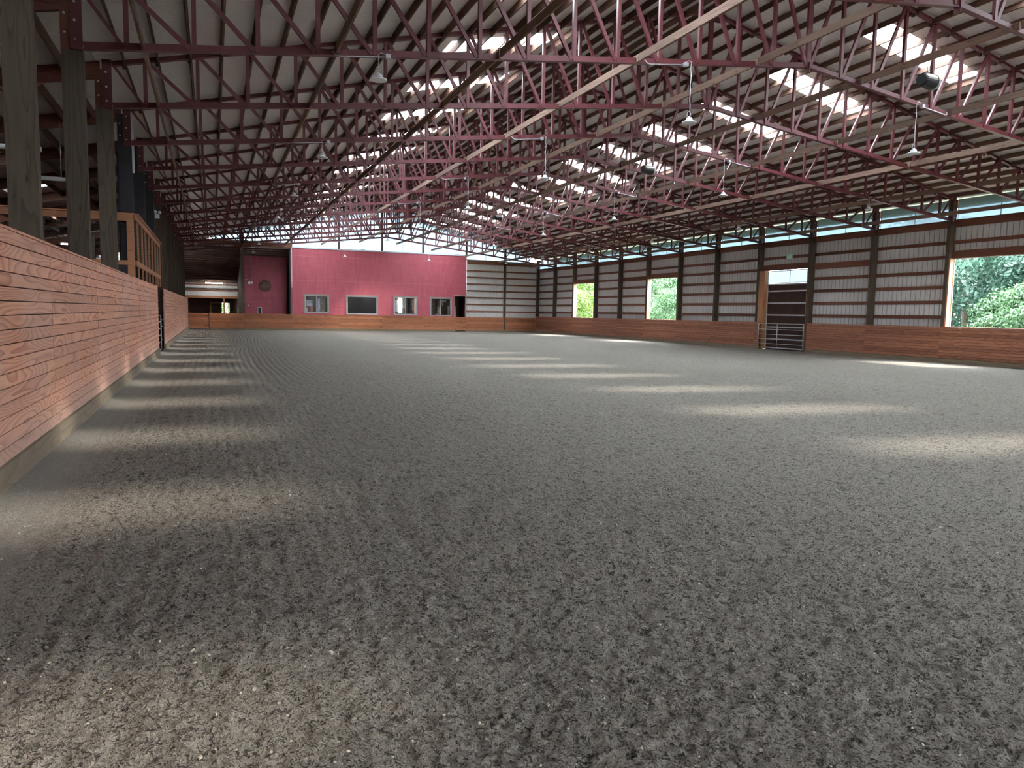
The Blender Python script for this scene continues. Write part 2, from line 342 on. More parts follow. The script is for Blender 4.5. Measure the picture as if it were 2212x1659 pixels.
# ------------------------------------------------------------------ floor (harrowed footing with real relief)
def vnoise(X, Y, f, seed):
    rs = np.random.RandomState(seed); T = rs.rand(256, 256)
    x = X*f; y = Y*f; xi = np.floor(x).astype(int); yi = np.floor(y).astype(int)
    fx = x-xi; fy = y-yi; fx = fx*fx*(3-2*fx); fy = fy*fy*(3-2*fy)
    a = T[xi % 256, yi % 256]; b = T[(xi+1) % 256, yi % 256]; c = T[xi % 256, (yi+1) % 256]; d = T[(xi+1) % 256, (yi+1) % 256]
    return (a*(1-fx)+b*fx)*(1-fy) + (c*(1-fx)+d*fx)*fy
def graded(a, b, s0, centre, near, grow, smax):
    out = [a]; 
    while out[-1] < b:
        d = max(0, abs(out[-1]-centre)-near); out.append(out[-1]+min(smax, s0+grow*d))
    return np.array(out)
def build_floor():
    xs = graded(-1.80, 27.4, .014, 1.0, 2.8, .006, .12); ys = graded(1.2, 61.3, .013, 2.0, 1.2, .0125, .5)
    ys = np.concatenate([[-24.2, -12.0, -3.0, 0.0], ys])
    X, Y = np.meshgrid(xs, ys, indexing='ij')
    near = np.clip(1.15 - (np.hypot(X-1, Y)-2)/22, .25, 1)
    w = vnoise(X, Y, .5, 3)*.10 + vnoise(X, Y, .15, 4)*.35
    # harrow tracks: parallel to the tall kickboard on one side, sweeping round in arcs towards the middle
    ss = lambda t: np.clip(t, 0, 1)**2*(3-2*np.clip(t, 0, 1))
    wt = ss((X-.6)/3.2)*(1-ss((Y-9)/9))
    u = X*(1-wt) + (9-np.hypot(X-9, Y-1.5))*wt + w
    tr_amp = (.25+.9*vnoise(X, Y, .5, 9)**1.5)*(1-.8*ss((X-1.6)/2.6))*np.clip((vnoise(X, Y, 2.3, 12)*.6+.55), 0, 1)
    cl = vnoise(X, Y*1.35, 26, 1); cl2 = vnoise(X+3.1, Y*1.3, 47, 2); big = vnoise(X, Y, 6.5, 5)
    ridged = 1-np.abs(2*vnoise(X, Y, 17, 6)-1)
    edge = np.clip((X+1.7)/.9, .12, 1)
    Z = ((cl-.5)*.024 + (cl2-.5)*.015 + (big-.5)*.014 + (ridged-.5)*.012)*near*edge
    dx = np.gradient(xs)[:, None]*np.ones_like(Y)
    Z = Z - .012 + (np.sin(u*2*math.pi/.165)*.6+np.sin(u*2*math.pi/.41+1)*.4)*.010*tr_amp*edge*np.clip((.05-dx)/.03, 0, 1)
    Z += .03*np.exp(-((X+1.75)/.25)**2)                  # dust banked against the board
    nx, ny = X.shape
    v = np.stack([X, Y, Z], -1).reshape(-1, 3)
    idx = np.arange(nx*ny).reshape(nx, ny)
    f = np.stack([idx[:-1, :-1], idx[1:, :-1], idx[1:, 1:], idx[:-1, 1:]], -1).reshape(-1, 4)
    me = bpy.data.meshes.new('floor'); me.vertices.add(len(v)); me.vertices.foreach_set('co', v.ravel())
    me.loops.add(f.size); me.loops.foreach_set('vertex_index', f.ravel().astype(np.int32))
    me.polygons.add(len(f)); me.polygons.foreach_set('loop_start', np.arange(0, f.size, 4, dtype=np.int32))
    me.polygons.foreach_set('loop_total', np.full(len(f), 4, dtype=np.int32))
    me.polygons.foreach_set('use_smooth', np.ones(len(f), dtype=bool)); me.update(calc_edges=True)
    a1 = me.attributes.new('track', 'FLOAT', 'POINT'); a1.data.foreach_set('value', u.ravel().astype(np.float32))
    a2 = me.attributes.new('trackamp', 'FLOAT', 'POINT'); a2.data.foreach_set('value', tr_amp.ravel().astype(np.float32))
    o = link('floor', me, M['dirt']); o['kind'] = 'structure'; o['label'] = 'harrowed grey brown dirt footing of the riding arena'; o['category'] = 'floor'
    print('floor verts', len(v))
build_floor()
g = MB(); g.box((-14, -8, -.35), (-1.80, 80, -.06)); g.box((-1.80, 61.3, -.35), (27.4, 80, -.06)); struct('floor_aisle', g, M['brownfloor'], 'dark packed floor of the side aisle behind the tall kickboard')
g = MB(); g.box((-80, -60, -.6), (120, 160, -.36)); 
M['grass'] = flat('grass_ground', (.135, .15, .10), .9, 0, .3, .6)
struct('ground', g, M['grass'], 'green ground outside the arena')

def chips():
    mb = MB(); rs = random.Random(4)
    for i in range(2600):
        d = 1.8 + 16*rs.random()**1.5; a = rs.uniform(-.55, 1.15)
        x, y = d*math.sin(a)+.3, d*math.cos(a)
        if x < -1.6 or y < 1.3: continue
        s = rs.uniform(.003, .008)*(1.6 if rs.random() < .04 else 1); z = rs.uniform(.0, .010); t = rs.uniform(0, 6.28)
        c, sn = math.cos(t)*s, math.sin(t)*s; e = rs.uniform(.3, .8); h = s*rs.uniform(.3, .8); k = rs.uniform(-.5, .5)*s
        mb.quadbox([(x-c,y-sn,z),(x+sn*e,y-c*e,z),(x+c,y+sn,z),(x-sn*e,y+c*e,z),(x-c,y-sn,z+h),(x+sn*e,y-c*e,z+h+k),(x+c,y+sn,z+h),(x-sn*e,y+c*e,z+h-k)], rs.random())
    m = flat('pale_wood_chip', (.50, .45, .36), .8, 0, .3, 8)
    tag(obj('wood_chips', mb, m), 'small pale wood chips and bits scattered over the dirt footing', 'wood chips', kind='stuff')
chips()

# ------------------------------------------------------------------ roof: sheet with skylight openings, purlins, skylights
SK = {'R': (16.1, 19.5), 'L': (5.6, 8.6)}; SKY_OFF, SKW = 1.30, .92
def roof():
    mb = MB(); ot = MB()
    def strip(x0, x1, y0, y1):
        for t, m_ in ((0, mb),):
            a, b = zc(x0), zc(x1)
            m_.quadbox([(x0,y0,a),(x1,y0,b),(x1,y1,b),(x0,y1,a),(x0,y0,a+.06),(x1,y0,b+.06),(x1,y1,b+.06),(x0,y1,a+.06)])
    for (x0, x1) in ((-2.05, SK['L'][0]), (SK['L'][1], XC), (XC, SK['R'][0]), (SK['R'][1], 27.6)):
        strip(x0, x1, YN, YE)
    for key in 'LR':
        x0, x1 = SK[key]; y = YN
        cs = sorted(yn(n)+SKY_OFF for n in range(1, 23))
        for c in cs:
            
            strip(x0, x1, y, c-SKW/2); y = c+SKW/2
        strip(x0, x1, y, YE)
    struct('ceiling', mb, M['ceil'], 'white wrinkled insulation facing under the gable roof')
    ov = MB()
    ov.quadbox([(27.6,YN,zc(27.6)),(28.12,YN,zc(28.12)),(28.12,YE+1,zc(28.12)),(27.6,YE+1,zc(27.6)),(27.6,YN,zc(27.6)+.06),(28.12,YN,zc(28.12)+.06),(28.12,YE+1,zc(28.12)+.06),(27.6,YE+1,zc(27.6)+.06)])
    ov.box((28.12, YN, zc(28.12)-.12), (28.15, YE+1, zc(28.12)+.05))
    struct('trim_1', ov, M['soffit'], 'reddish stained eave soffit and fascia over the clerestory')
    # skylights
    for key, side in (('R', 'window-wall slope'), ('L', 'tall-kickboard slope')):
        x0, x1 = SK[key]; n_ = 60; first = None
        me = MB(); k = 26
        y_ = -SKW/2-.03; prof = []
        for i in range(k+1):
            yy = -SKW/2 + SKW*i/k; prof.append((yy, .02 if i % 4 in (1, 2) else 0))
        for i in range(k):
            (a, ha), (b, hb) = prof[i], prof[i+1]
            za0, zb0 = zc(x0)+.065, zc(x1)+.065
            bb = len(me.v); me.v += [(x0-.02,a,za0+ha),(x1+.02,a,zb0+ha),(x1+.02,b,zb0+hb),(x0-.02,b,za0+hb)]; me.f.append((bb,bb+1,bb+2,bb+3)); me.t.append(.5)
        data = me.mesh('skylight_panel'); data.materials.append(M['skylight'])
        for n in range(1, 23):
            y = yn(n)+SKY_OFF
            if y < YN+1: continue
            o = bpy.data.objects.new('skylight_panel', data); C.objects.link(o); o.location = (0, y, 0)
            tag(o, f'bright translucent ribbed skylight on the {side}, {ORD[n]} bay from red end wall' if n < 17 else f'skylight of the {side} in the roof stretch behind the camera', 'skylight', 'roof skylights' if n < 17 else f'skylights behind the camera, {side}')
roof()
def purlins():
    par = bpy.data.objects['ceiling']
    k = 0
    for side in (1, -1):
        for i in range(24):
            x = XC + side*(.22 + i*.61)
            if x < XL-.1 or x > 27.3: continue
            z = zc(x); mb = MB(); rs = random.Random(i*7+side)
            sl = -side*.2345
            nrm = Vector((-sl, 0, 1)).normalized(); tan = Vector((1, 0, sl)).normalized()
            for n in range(0, 23):
                ya, yb = yn(n+1)+.045, yn(n)-.045
                if n == 0: yb = YE-.2
                ya = max(ya, YN+.05)
                if yb <= ya: break
                c = Vector((x, 0, z)) - nrm*.080; a = tan*.019; h = nrm*.076
                P = [c-a-h, c+a-h]; Q = [c-a+h, c+a+h]
                def at(p, y): return (p.x, y, p.z)
                mb.quadbox([at(P[0],ya),at(P[1],ya),at(P[1],yb),at(P[0],yb),at(Q[0],ya),at(Q[1],ya),at(Q[1],yb),at(Q[0],yb)], rs.random())
                for yy in (ya, yb-.06):   # dark hanger shoes at the truss
                    mb.box((x-.035, yy, z-.185), (x+.035, yy+.06, z-.08), 0.0)
            obj('purlin', mb, M['purlin'], par)
purlins()

# ------------------------------------------------------------------ trusses
def truss():
    t = thing('roof_truss', 'x', 'roof truss', (0, 0, 0), 'red steel roof trusses')
    st = M['steel']
    for s in (-1, 1):
        xe = XL if s < 0 else XR
        mb = MB(); mb.bar((xe, 0, zt(xe)-.05), (XC, 0, zt(XC)-.05), .05, .085); mb.bar((xe, 0, zt(xe)-.098), (XC, 0, zt(XC)-.098), .11, .012)
        obj('top_chord', mb, st, t)
        mb = MB(); mb.bar((xe, .0, zb(xe)+.065), (XC, .0, zb(XC)+.065), .02, .11); mb.bar((xe, 0, zb(xe)+.006), (XC, 0, zb(XC)+.006), .11, .014)
        obj('bottom_chord', mb, st, t)
    P = .9905
    nodes = [XC - P*k for k in range(14, 0, -1)] + [XC] + [XC + P*k for k in range(1, 15)]
    for x in nodes:
        mb = MB(); w = .12 if x == XC else .072
        mb.bar((x, 0, zb(x)+.02), (x, 0, zt(x)-.05), w, .05, (0, 1, 0)) if False else mb.box((x-w/2, -.035, zb(x)+.02), (x+w/2, .035, zt(x)-.06))
        obj('vertical_web', mb, st, t)
    for k in range(14):
        for s in (-1, 1):
            xb = XC + s*P*k + s*.05; xt = XC + s*P*(k+1) 
            if k == 0 and s == 0: continue
            mb = MB(); xb2 = XC + s*P*k + s*.055; xt2 = XC + s*P*(k+1) - s*.045
            mb.bar((xb2, 0, zb(xb2)+.04), (xt2, 0, zt(xt2)-.08), .074, .055, (0, 1, 0))
            obj('diagonal_web', mb, st, t)
    for s in (-1, 1):
        xe = XL if s < 0 else XR; xi = XC + s*P*14
        mb = MB(); mb.bar((xi+s*.04, 0, zb(xi)+.04), (xe-s*.03, 0, zt(xe)-.08), .05, .05, (0, 1, 0)); obj('diagonal_web', mb, st, t)
        mb = MB()
        if s < 0: mb.box((-1.955, -.115, 5.57), (XL+.005, -.085, zt(XL)-.01))
        else: mb.box((XR-.005, -.115, 5.57), (XR+.16, -.085, zt(XR)-.01))
        pl = obj('end_plate', mb, M['steel2'], t)
        for z in (5.72, 6.0, 6.28):
            b = MB(); cx = -1.885 if s < 0 else XR+.08
            b.lathe([(0, -.135), (.018, -.133), (.022, -.115)], (cx, 0, z), 10, 'y'); obj('bolt', b, M['bolt'], pl)
    mb = MB(); zz = zt(XC)
    mb.poly([(XC-.42, zz-.10), (XC+.42, zz-.10), (XC+.42, zz-.26), (XC+.22, zz-.34), (XC-.22, zz-.34), (XC-.42, zz-.26)], (-.055, -.035), 'y')
    obj('ridge_gusset', mb, M['steel2'], t)
    mb = MB(); mb.box((XC-.008, -.07, zb(XC)-.10), (XC+.008, .07, zb(XC)+.12)); obj('splice_plate', mb, st, t)
    return t
T0 = truss(); T0.location = (0, yn(1), 0); T0['label'] = 'dark red steel roof truss, first from the red end wall'
for n in range(2, 17):
    dup(T0, (0, yn(n), 0), f'dark red steel roof truss, {ORD[n]} counting from the red end wall')

# ------------------------------------------------------------------ rows of wooden braces laid along the lower chords
ROWS = [-.95 + 3.04*k for k in range(10)]
for k, x in enumerate(ROWS):
    name = (f'rough brown timber brace row across the trusses, {ORD[k+1]} row from the tall kickboard wall')
    t = thing('brace_row', name, 'brace', (x, 0, 0), 'timber brace rows')
    base = None
    for n in range(0, 17):
        mb = MB(); ya, yb = (yn(n+1)-.10), (yn(n)-.14)
        if n == 0: yb = Y0-.1
        mb.bar((0, ya, zb(x)+.09), (0, yb, zb(x)+.09), .04, .15, (0, 0, 1), random.Random(k*31+n).random())
        obj('brace_board', mb, M['brace'], t)
# crossed sway braces near the ridge
for k, (ya, za, yb, zb_, x) in enumerate([(yn(8), 9.3, yn(7), 7.3, 11.9), (yn(7), 9.3, yn(8), 7.3, 13.4), (yn(9), 9.1, yn(8), 7.0, 14.4), (yn(4), 9.3, yn(3), 7.1, 12.0)]):
    mb = MB(); mb.bar((x, ya, za), (x, yb, zb_), .038, .13, (1, 0, 0), .6)
    tag(obj('sway_brace', mb, M['brace']), f'slanting timber sway brace near the ridge, between {["eighth and seventh trusses falling to end wall","eighth and seventh trusses rising to end wall","ninth and eighth trusses","fourth and third trusses"][k]}', 'brace', 'sway braces')

# ------------------------------------------------------------------ pendant lamps, speakers
def lamp(col, n):
    x = (2.82, 9.45, 16.07, 22.7)[col]; z0 = 5.74; a = zb(x)-z0
    t = thing('pendant_lamp', f'white round disc pendant lamp, {ORD[4-col]} row from the window wall, {ORD[(n+1)//2]} lamp from end wall', 'lamp', (x, yn(n)-.10, z0), 'pendant lamps')
    mb = MB(); mb.lathe([(.0, .135), (.018, .13), (.02, .108), (.05, .100), (.066, .085), (.074, .048), (.085, .030), (.13, .020), (.150, .008), (.152, -.006), (.142, -.014)], n=24)
    obj('lamp_housing', mb, M['white'], t, smooth=True)
    mb = MB(); mb.lathe([(0, -.004), (.135, -.008), (.138, -.011), (0, -.014)], n=24); obj('lens', mb, M['lens'], t)
    mb = MB(); r = random.Random(col*9+n); H = a+.02
    pts = [(0, 0, .22)]; st = 9
    for i in range(1, st+1): pts.append((.012*math.sin(i*2.1)+.0, .01*math.cos(i*1.7), .22+(H-.22)*i/st))
    sgn = 1 if col != 1 else -1
    pts += [(.05*sgn, 0, H+.035), (.12*sgn, 0, H+.01)]
    mb.tube(pts, .008, 5)
    mb.tube([(0, 0, .24), (.02, 0, .20), (.03, 0, .165), (.012, 0, .14)], .005, 5); mb.tube([(0, 0, .24), (-.045, 0, .20), (-.06, 0, .15), (-.055, 0, .09)], .006, 5)
    obj('cord', mb, M['white'], t, smooth=True)
    sl = (.1187 if x < XC else -.1187)
    bx = .17*sgn if col != 2 and col != 3 else .19; bz = a - .055 + sl*bx
    if col == 1: bx = -.14
    mb = MB(); mb.box((bx-.045, -.045, bz), (bx+.045, .045, bz+.075)); obj('junction_box', mb, M['galv'], t)
    mb = MB(); d = -1 if col < 2 else 1
    p0 = (bx+d*.045, .02, bz+.035); p1 = (bx+d*.85, .02, bz+.035+sl*d*.85)
    mb.tube([p0, p1, (p1[0]+d*.07, .04, p1[2]+.02), (p1[0]+d*.11, .08, p1[2]+.09)], .013, 6); obj('conduit', mb, M['galv'], t, smooth=True)
for col in range(4):
    for n in (13, 11, 9, 7, 5, 3, 1):
        if col == 3 and n == 13: continue
        lamp(col, n)
def speaker(y, label):
    x = 14.3; z = zb(x)
    t = thing('hanging_speaker', label, 'speaker', (x, y, z-.10), 'hanging loudspeakers')
    mb = MB()
    mb.lathe([(0.0, -.26), (.115, -.26), (.135, -.22), (.155, .10), (.155, .15)], (0, 0, -.28), 20, 'x'); obj('cabinet', mb, M['black'], t)
    mb = MB(); mb.lathe([(.158, .15), (.168, .155), (.165, .20), (.13, .215), (.12, .20), (0, .20)], (0, 0, -.28), 20, 'x'); obj('grille', mb, M['vinyl'], t)
    mb = MB(); mb.tube([(-.05, 0, -.14), (-.05, 0, .10)], .006, 5); mb.tube([(.05, 0, -.14), (.05, 0, .10)], .006, 5); obj('hanger_wire', mb, M['black'], t)
    t.rotation_euler = (0, 0, math.radians(10))
speaker(11.75, 'black speaker with grey front hung below brace, closest to ridge of thirteenth truss')
speaker(22.7, 'black speaker hung below timber brace by the eleventh truss from end wall')
speaker(37.4, 'small dark speaker under a brace by the sixth truss from end wall')

# ------------------------------------------------------------------ posts
def post(x0, x1, y, z1, label, mat='post', z0=-.3):
    t = thing('timber_post', label, 'post', (0, 0, 0), 'timber posts')
    mb = MB(); mb.box((x0, y-.082, z0), (x1, y+.082, z1), random.random()); obj('post_shaft', mb, M[mat], t)
    return t
for n in range(0, 17):
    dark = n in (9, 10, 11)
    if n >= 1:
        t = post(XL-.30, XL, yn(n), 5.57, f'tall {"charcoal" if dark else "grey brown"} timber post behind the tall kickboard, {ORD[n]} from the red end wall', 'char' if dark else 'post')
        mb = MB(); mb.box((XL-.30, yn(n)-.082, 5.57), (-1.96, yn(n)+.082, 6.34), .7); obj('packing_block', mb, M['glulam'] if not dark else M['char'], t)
        mb = MB(); mb.box((-1.96, yn(n)-.06, 5.57), (XL, yn(n)-.045, 6.3)); mb.box((-1.96, yn(n)-.06, 5.57), (XL, yn(n)+.08, 5.60)); obj('seat_plate', mb, M['steel2'], t)
        for z in (5.82, 6.1):
            b = MB(); b.lathe([(0, -.105), (.018, -.10), (.02, -.08)], (-2.03, yn(n), z), 10, 'y'); obj('bolt', b, M['bolt'], t)
    t = post(XR, XR+.29, yn(n), 6.42, f'grey brown timber post on the window wall, {ORD[n+1]} from the corner by end wall')
    if n >= 1:
        mb = MB(); mb.box((XR-.012, yn(n)-.10, 5.45), (XR+.17, yn(n)-.084, 6.5)); obj('seat_plate', mb, M['steel2'], t)
        for z in (5.62, 5.95):
            b = MB(); b.lathe([(0, -.125), (.02, -.12), (.022, -.10)], (XR+.08, yn(n), z), 10, 'y'); obj('bolt', b, M['bolt'], t)
        mb = MB(); mb.bar((XR-.28, yn(n)+.09, zt(XR-.28)-.02), (XR+.34, yn(n)+.09, zt(XR+.34)-.02), .04, .12); obj('outrigger_board', mb, M['jamb'], t)
FX = [2.22, 5.85, 9.57, 13.10, 16.60, 20.46, 24.05]
for i, x in enumerate(FX):
    if i == 0: t = post(x-.16, x+.11, 61.05, zc(x)-.05, 'pale timber post left of the recess with the round plaque on the end wall')
    elif i == 6: t = post(x-.08, x+.08, 61.00, zc(x)-.05, 'timber post on the white metal siding of the end wall')
    else:
        nm = {1: 'slim timber post at the edge of the red wall beside the dark recess', 2: 'slim timber clerestory post above the gap between first and second red wall windows',
              3: 'slim timber clerestory post above the large black pane', 4: 'slim timber clerestory post above the third red wall window', 5: 'slim timber post where red wall meets white siding'}[i]
        t = thing('clerestory_post', nm, 'post', (0, 0, 0), 'clerestory posts of the end wall')
        mb = MB(); mb.box((x-.07, 61.02, 6.5), (x+.07, 61.16, zc(x)-.05), .8); obj('post_shaft', mb, M['post'], t)

# ------------------------------------------------------------------ kickboards
def planks_y(mb, x0, x1, y0, y1, z0, z1, pitch, seams, rs, gap=.006):
    ys = [y0] + [s for s in sorted(seams) if y0+.1 < s < y1-.1] + [y1]
    n = max(1, round((z1-z0)/pitch)); h = (z1-z0)/n
    for i in range(n):
        for a, b in zip(ys[:-1], ys[1:]):
            d = rs.uniform(0, .006)
            mb.box((x0+d, a+.002, z0+i*h+gap/2), (x1+d, b-.002, z0+(i+1)*h-gap/2), rs.random())
def planks_x(mb, y0, y1, x0, x1, z0, z1, pitch, seams, rs, gap=.006):
    xs = [x0] + [s for s in sorted(seams) if x0+.1 < s < x1-.1] + [x1]
    n = max(1, round((z1-z0)/pitch)); h = (z1-z0)/n
    for i in range(n):
        for a, b in zip(xs[:-1], xs[1:]):
            d = rs.uniform(-.004, .004)
            mb.box((a+.002, y0+d, z0+i*h+gap/2), (b-.002, y1+d, z0+(i+1)*h-gap/2), rs.random())
SE = [yn(n) for n in range(24)]
def kick_left(y0, y1, label):
    rs = random.Random(int(y0*10)+5)
    t = thing('kickboard', label, 'kickboard', (0, 0, 0), 'tall kickboards')
    mb = MB(); planks_y(mb, -1.765, -1.725, y0, y1, .23, 2.315, .1265, SE, rs, .010); obj('plank_facing', mb, M['plankL'], t)
    mb = MB(); mb.box((-1.782, y0+.01, .0), (-1.766, y1-.01, 2.30)); obj('backing', mb, M['brownfloor'], t)
    mb = MB(); mb.box((-1.785, y0, 2.316), (-1.715, y1, 2.34), .9); obj('cap_board', mb, M['plankL'], t)
    mb = MB(); ys = [y0]+[s for s in sorted(SE) if y0 < s < y1]+[y1]
    for a, b in zip(ys[:-1], ys[1:]): mb.box((-1.765, a+.003, -.05), (-1.695, b-.003, .225), rs.random())
    obj('sill_board', mb, M['sill'], t)
kick_left(-23.9, 27.85, 'tall salmon toned plank kickboard running from the camera up to the side gate')
kick_left(31.36, 60.95, 'tall salmon toned plank kickboard beyond the side gate, up to end wall')
def kick_right(y0, y1, label):
    rs = random.Random(int(y0)+90)
    t = thing('kickboard', label, 'kickboard', (0, 0, 0), 'low kickboards')
    mb = MB(); planks_y(mb, 27.035, 27.07, y0, y1, .16, 1.385, .115, SE, rs, .010); obj('plank_facing', mb, M['plankR'], t)
    mb = MB(); mb.box((27.08, y0+.01, 0), (27.12, y1-.01, 1.37)); obj('backing', mb, M['brownfloor'], t)
    mb = MB(); mb.box((27.01, y0, 1.386), (27.14, y1, 1.425), .7); obj('cap_board', mb, M['plankR'], t)
    mb = MB(); mb.box((27.0, y0, -.05), (27.075, y1, .155), .3); obj('sill_board', mb, M['sill'], t)
kick_right(-23.9, 28.05, 'low orange brown plank kickboard under the large open window, near side of the pipe gate')
kick_right(31.42, 60.9, 'low orange brown plank kickboard under two open windows, beyond the pipe gate')
def kick_far(x0, x1, label):
    rs = random.Random(int(x0)+190)
    t = thing('kickboard', label, 'kickboard', (0, 0, 0), 'low kickboards')
    mb = MB(); planks_x(mb, 60.93, 60.965, x0, x1, .15, 1.235, .115, [2.2, 5.85, 9.6, 13.1, 16.6, 24], rs); obj('plank_facing', mb, M['plankF'], t)
    mb = MB(); mb.box((x0+.01, 60.97, 0), (x1-.01, 61.0, 1.23)); obj('backing', mb, M['brownfloor'], t)
    mb = MB(); mb.box((x0, 60.91, 1.236), (x1, 61.0, 1.27), .7); obj('cap_board', mb, M['plankF'], t)
    mb = MB(); mb.box((x0, 60.90, -.05), (x1, 60.97, .145), .3); obj('sill_board', mb, M['sillx'], t)
kick_far(-.26, 19.44, 'low orange plank kickboard below the red wall and its windows')
kick_far(20.44, 27.02, 'low orange brown plank kickboard below the white siding of the end wall')
def plank_gate(x0, x1, hx, hd, label):
    t = thing('plank_gate', label, 'gate', ((x0+x1)/2, 60.95, 0), 'plank gates in the end wall')
    w = (x1-x0)/2; rs = random.Random(int(x0*7)+3)
    mb = MB(); planks_x(mb, -.02, .02, -w, w, .10, 1.25, .115, [], rs); obj('gate_leaf', mb, M['plankF'], t)
    mb = MB(); mb.box((-w, .022, .15), (w, .05, .25)); mb.box((-w, .022, 1.05), (w, .05, 1.15)); obj('ledger', mb, M['brownfloor'], t)
    for z in (1.10, .33):
        mb = MB(); hx_ = hx*w; mb.box((min(hx_, hx_+hd*.36), -.045, z-.02), (max(hx_, hx_+hd*.36), -.03, z+.02)); mb.box((hx_-.02, -.05, z-.06), (hx_+.02, -.028, z+.06)); obj('strap_hinge', mb, M['black'], t)
plank_gate(-1.70, -.30, 1, -1, 'orange plank gate with black strap hinges in the corner by the tall kickboard')
plank_gate(19.47, 20.41, 1, -1, 'narrow orange plank half door below the dark doorway beside white siding')

# ------------------------------------------------------------------ ribbed metal siding and window wall
def siding_strip(mb, axis, c, u0, u1, z0, z1, s=1, pitch=.229):
    us = [(u0, 0)]; u = math.ceil(u0/pitch)*pitch
    while u < u1-.03:
        if u > u0+.03:
            us += [(u-.022, 0), (u-.010, s*.022), (u+.010, s*.022), (u+.022, 0)]
            if u+pitch/2+.01 < u1: us += [(u+pitch/2-.006, 0), (u+pitch/2, s*.006), (u+pitch/2+.006, 0)]
        u += pitch
    us.append((u1, 0)); us = sorted(us)
    for (a, ha), (b, hb) in zip(us[:-1], us[1:]):
        k = len(mb.v)
        P = lambda u_, h, z: (c+h, u_, z) if axis == 'x' else (u_, c+h, z)
        mb.v += [P(a, ha, z0), P(b, hb, z0), P(b, hb, z1), P(a, ha, z1)]; mb.f.append((k, k+1, k+2, k+3)); mb.t.append(.5)
WIN = {2: 'w', 5: 'w', 8: 'd', 11: 'w', 14: 'w'}       # bays (far post index) with an opening
ZH = 4.13
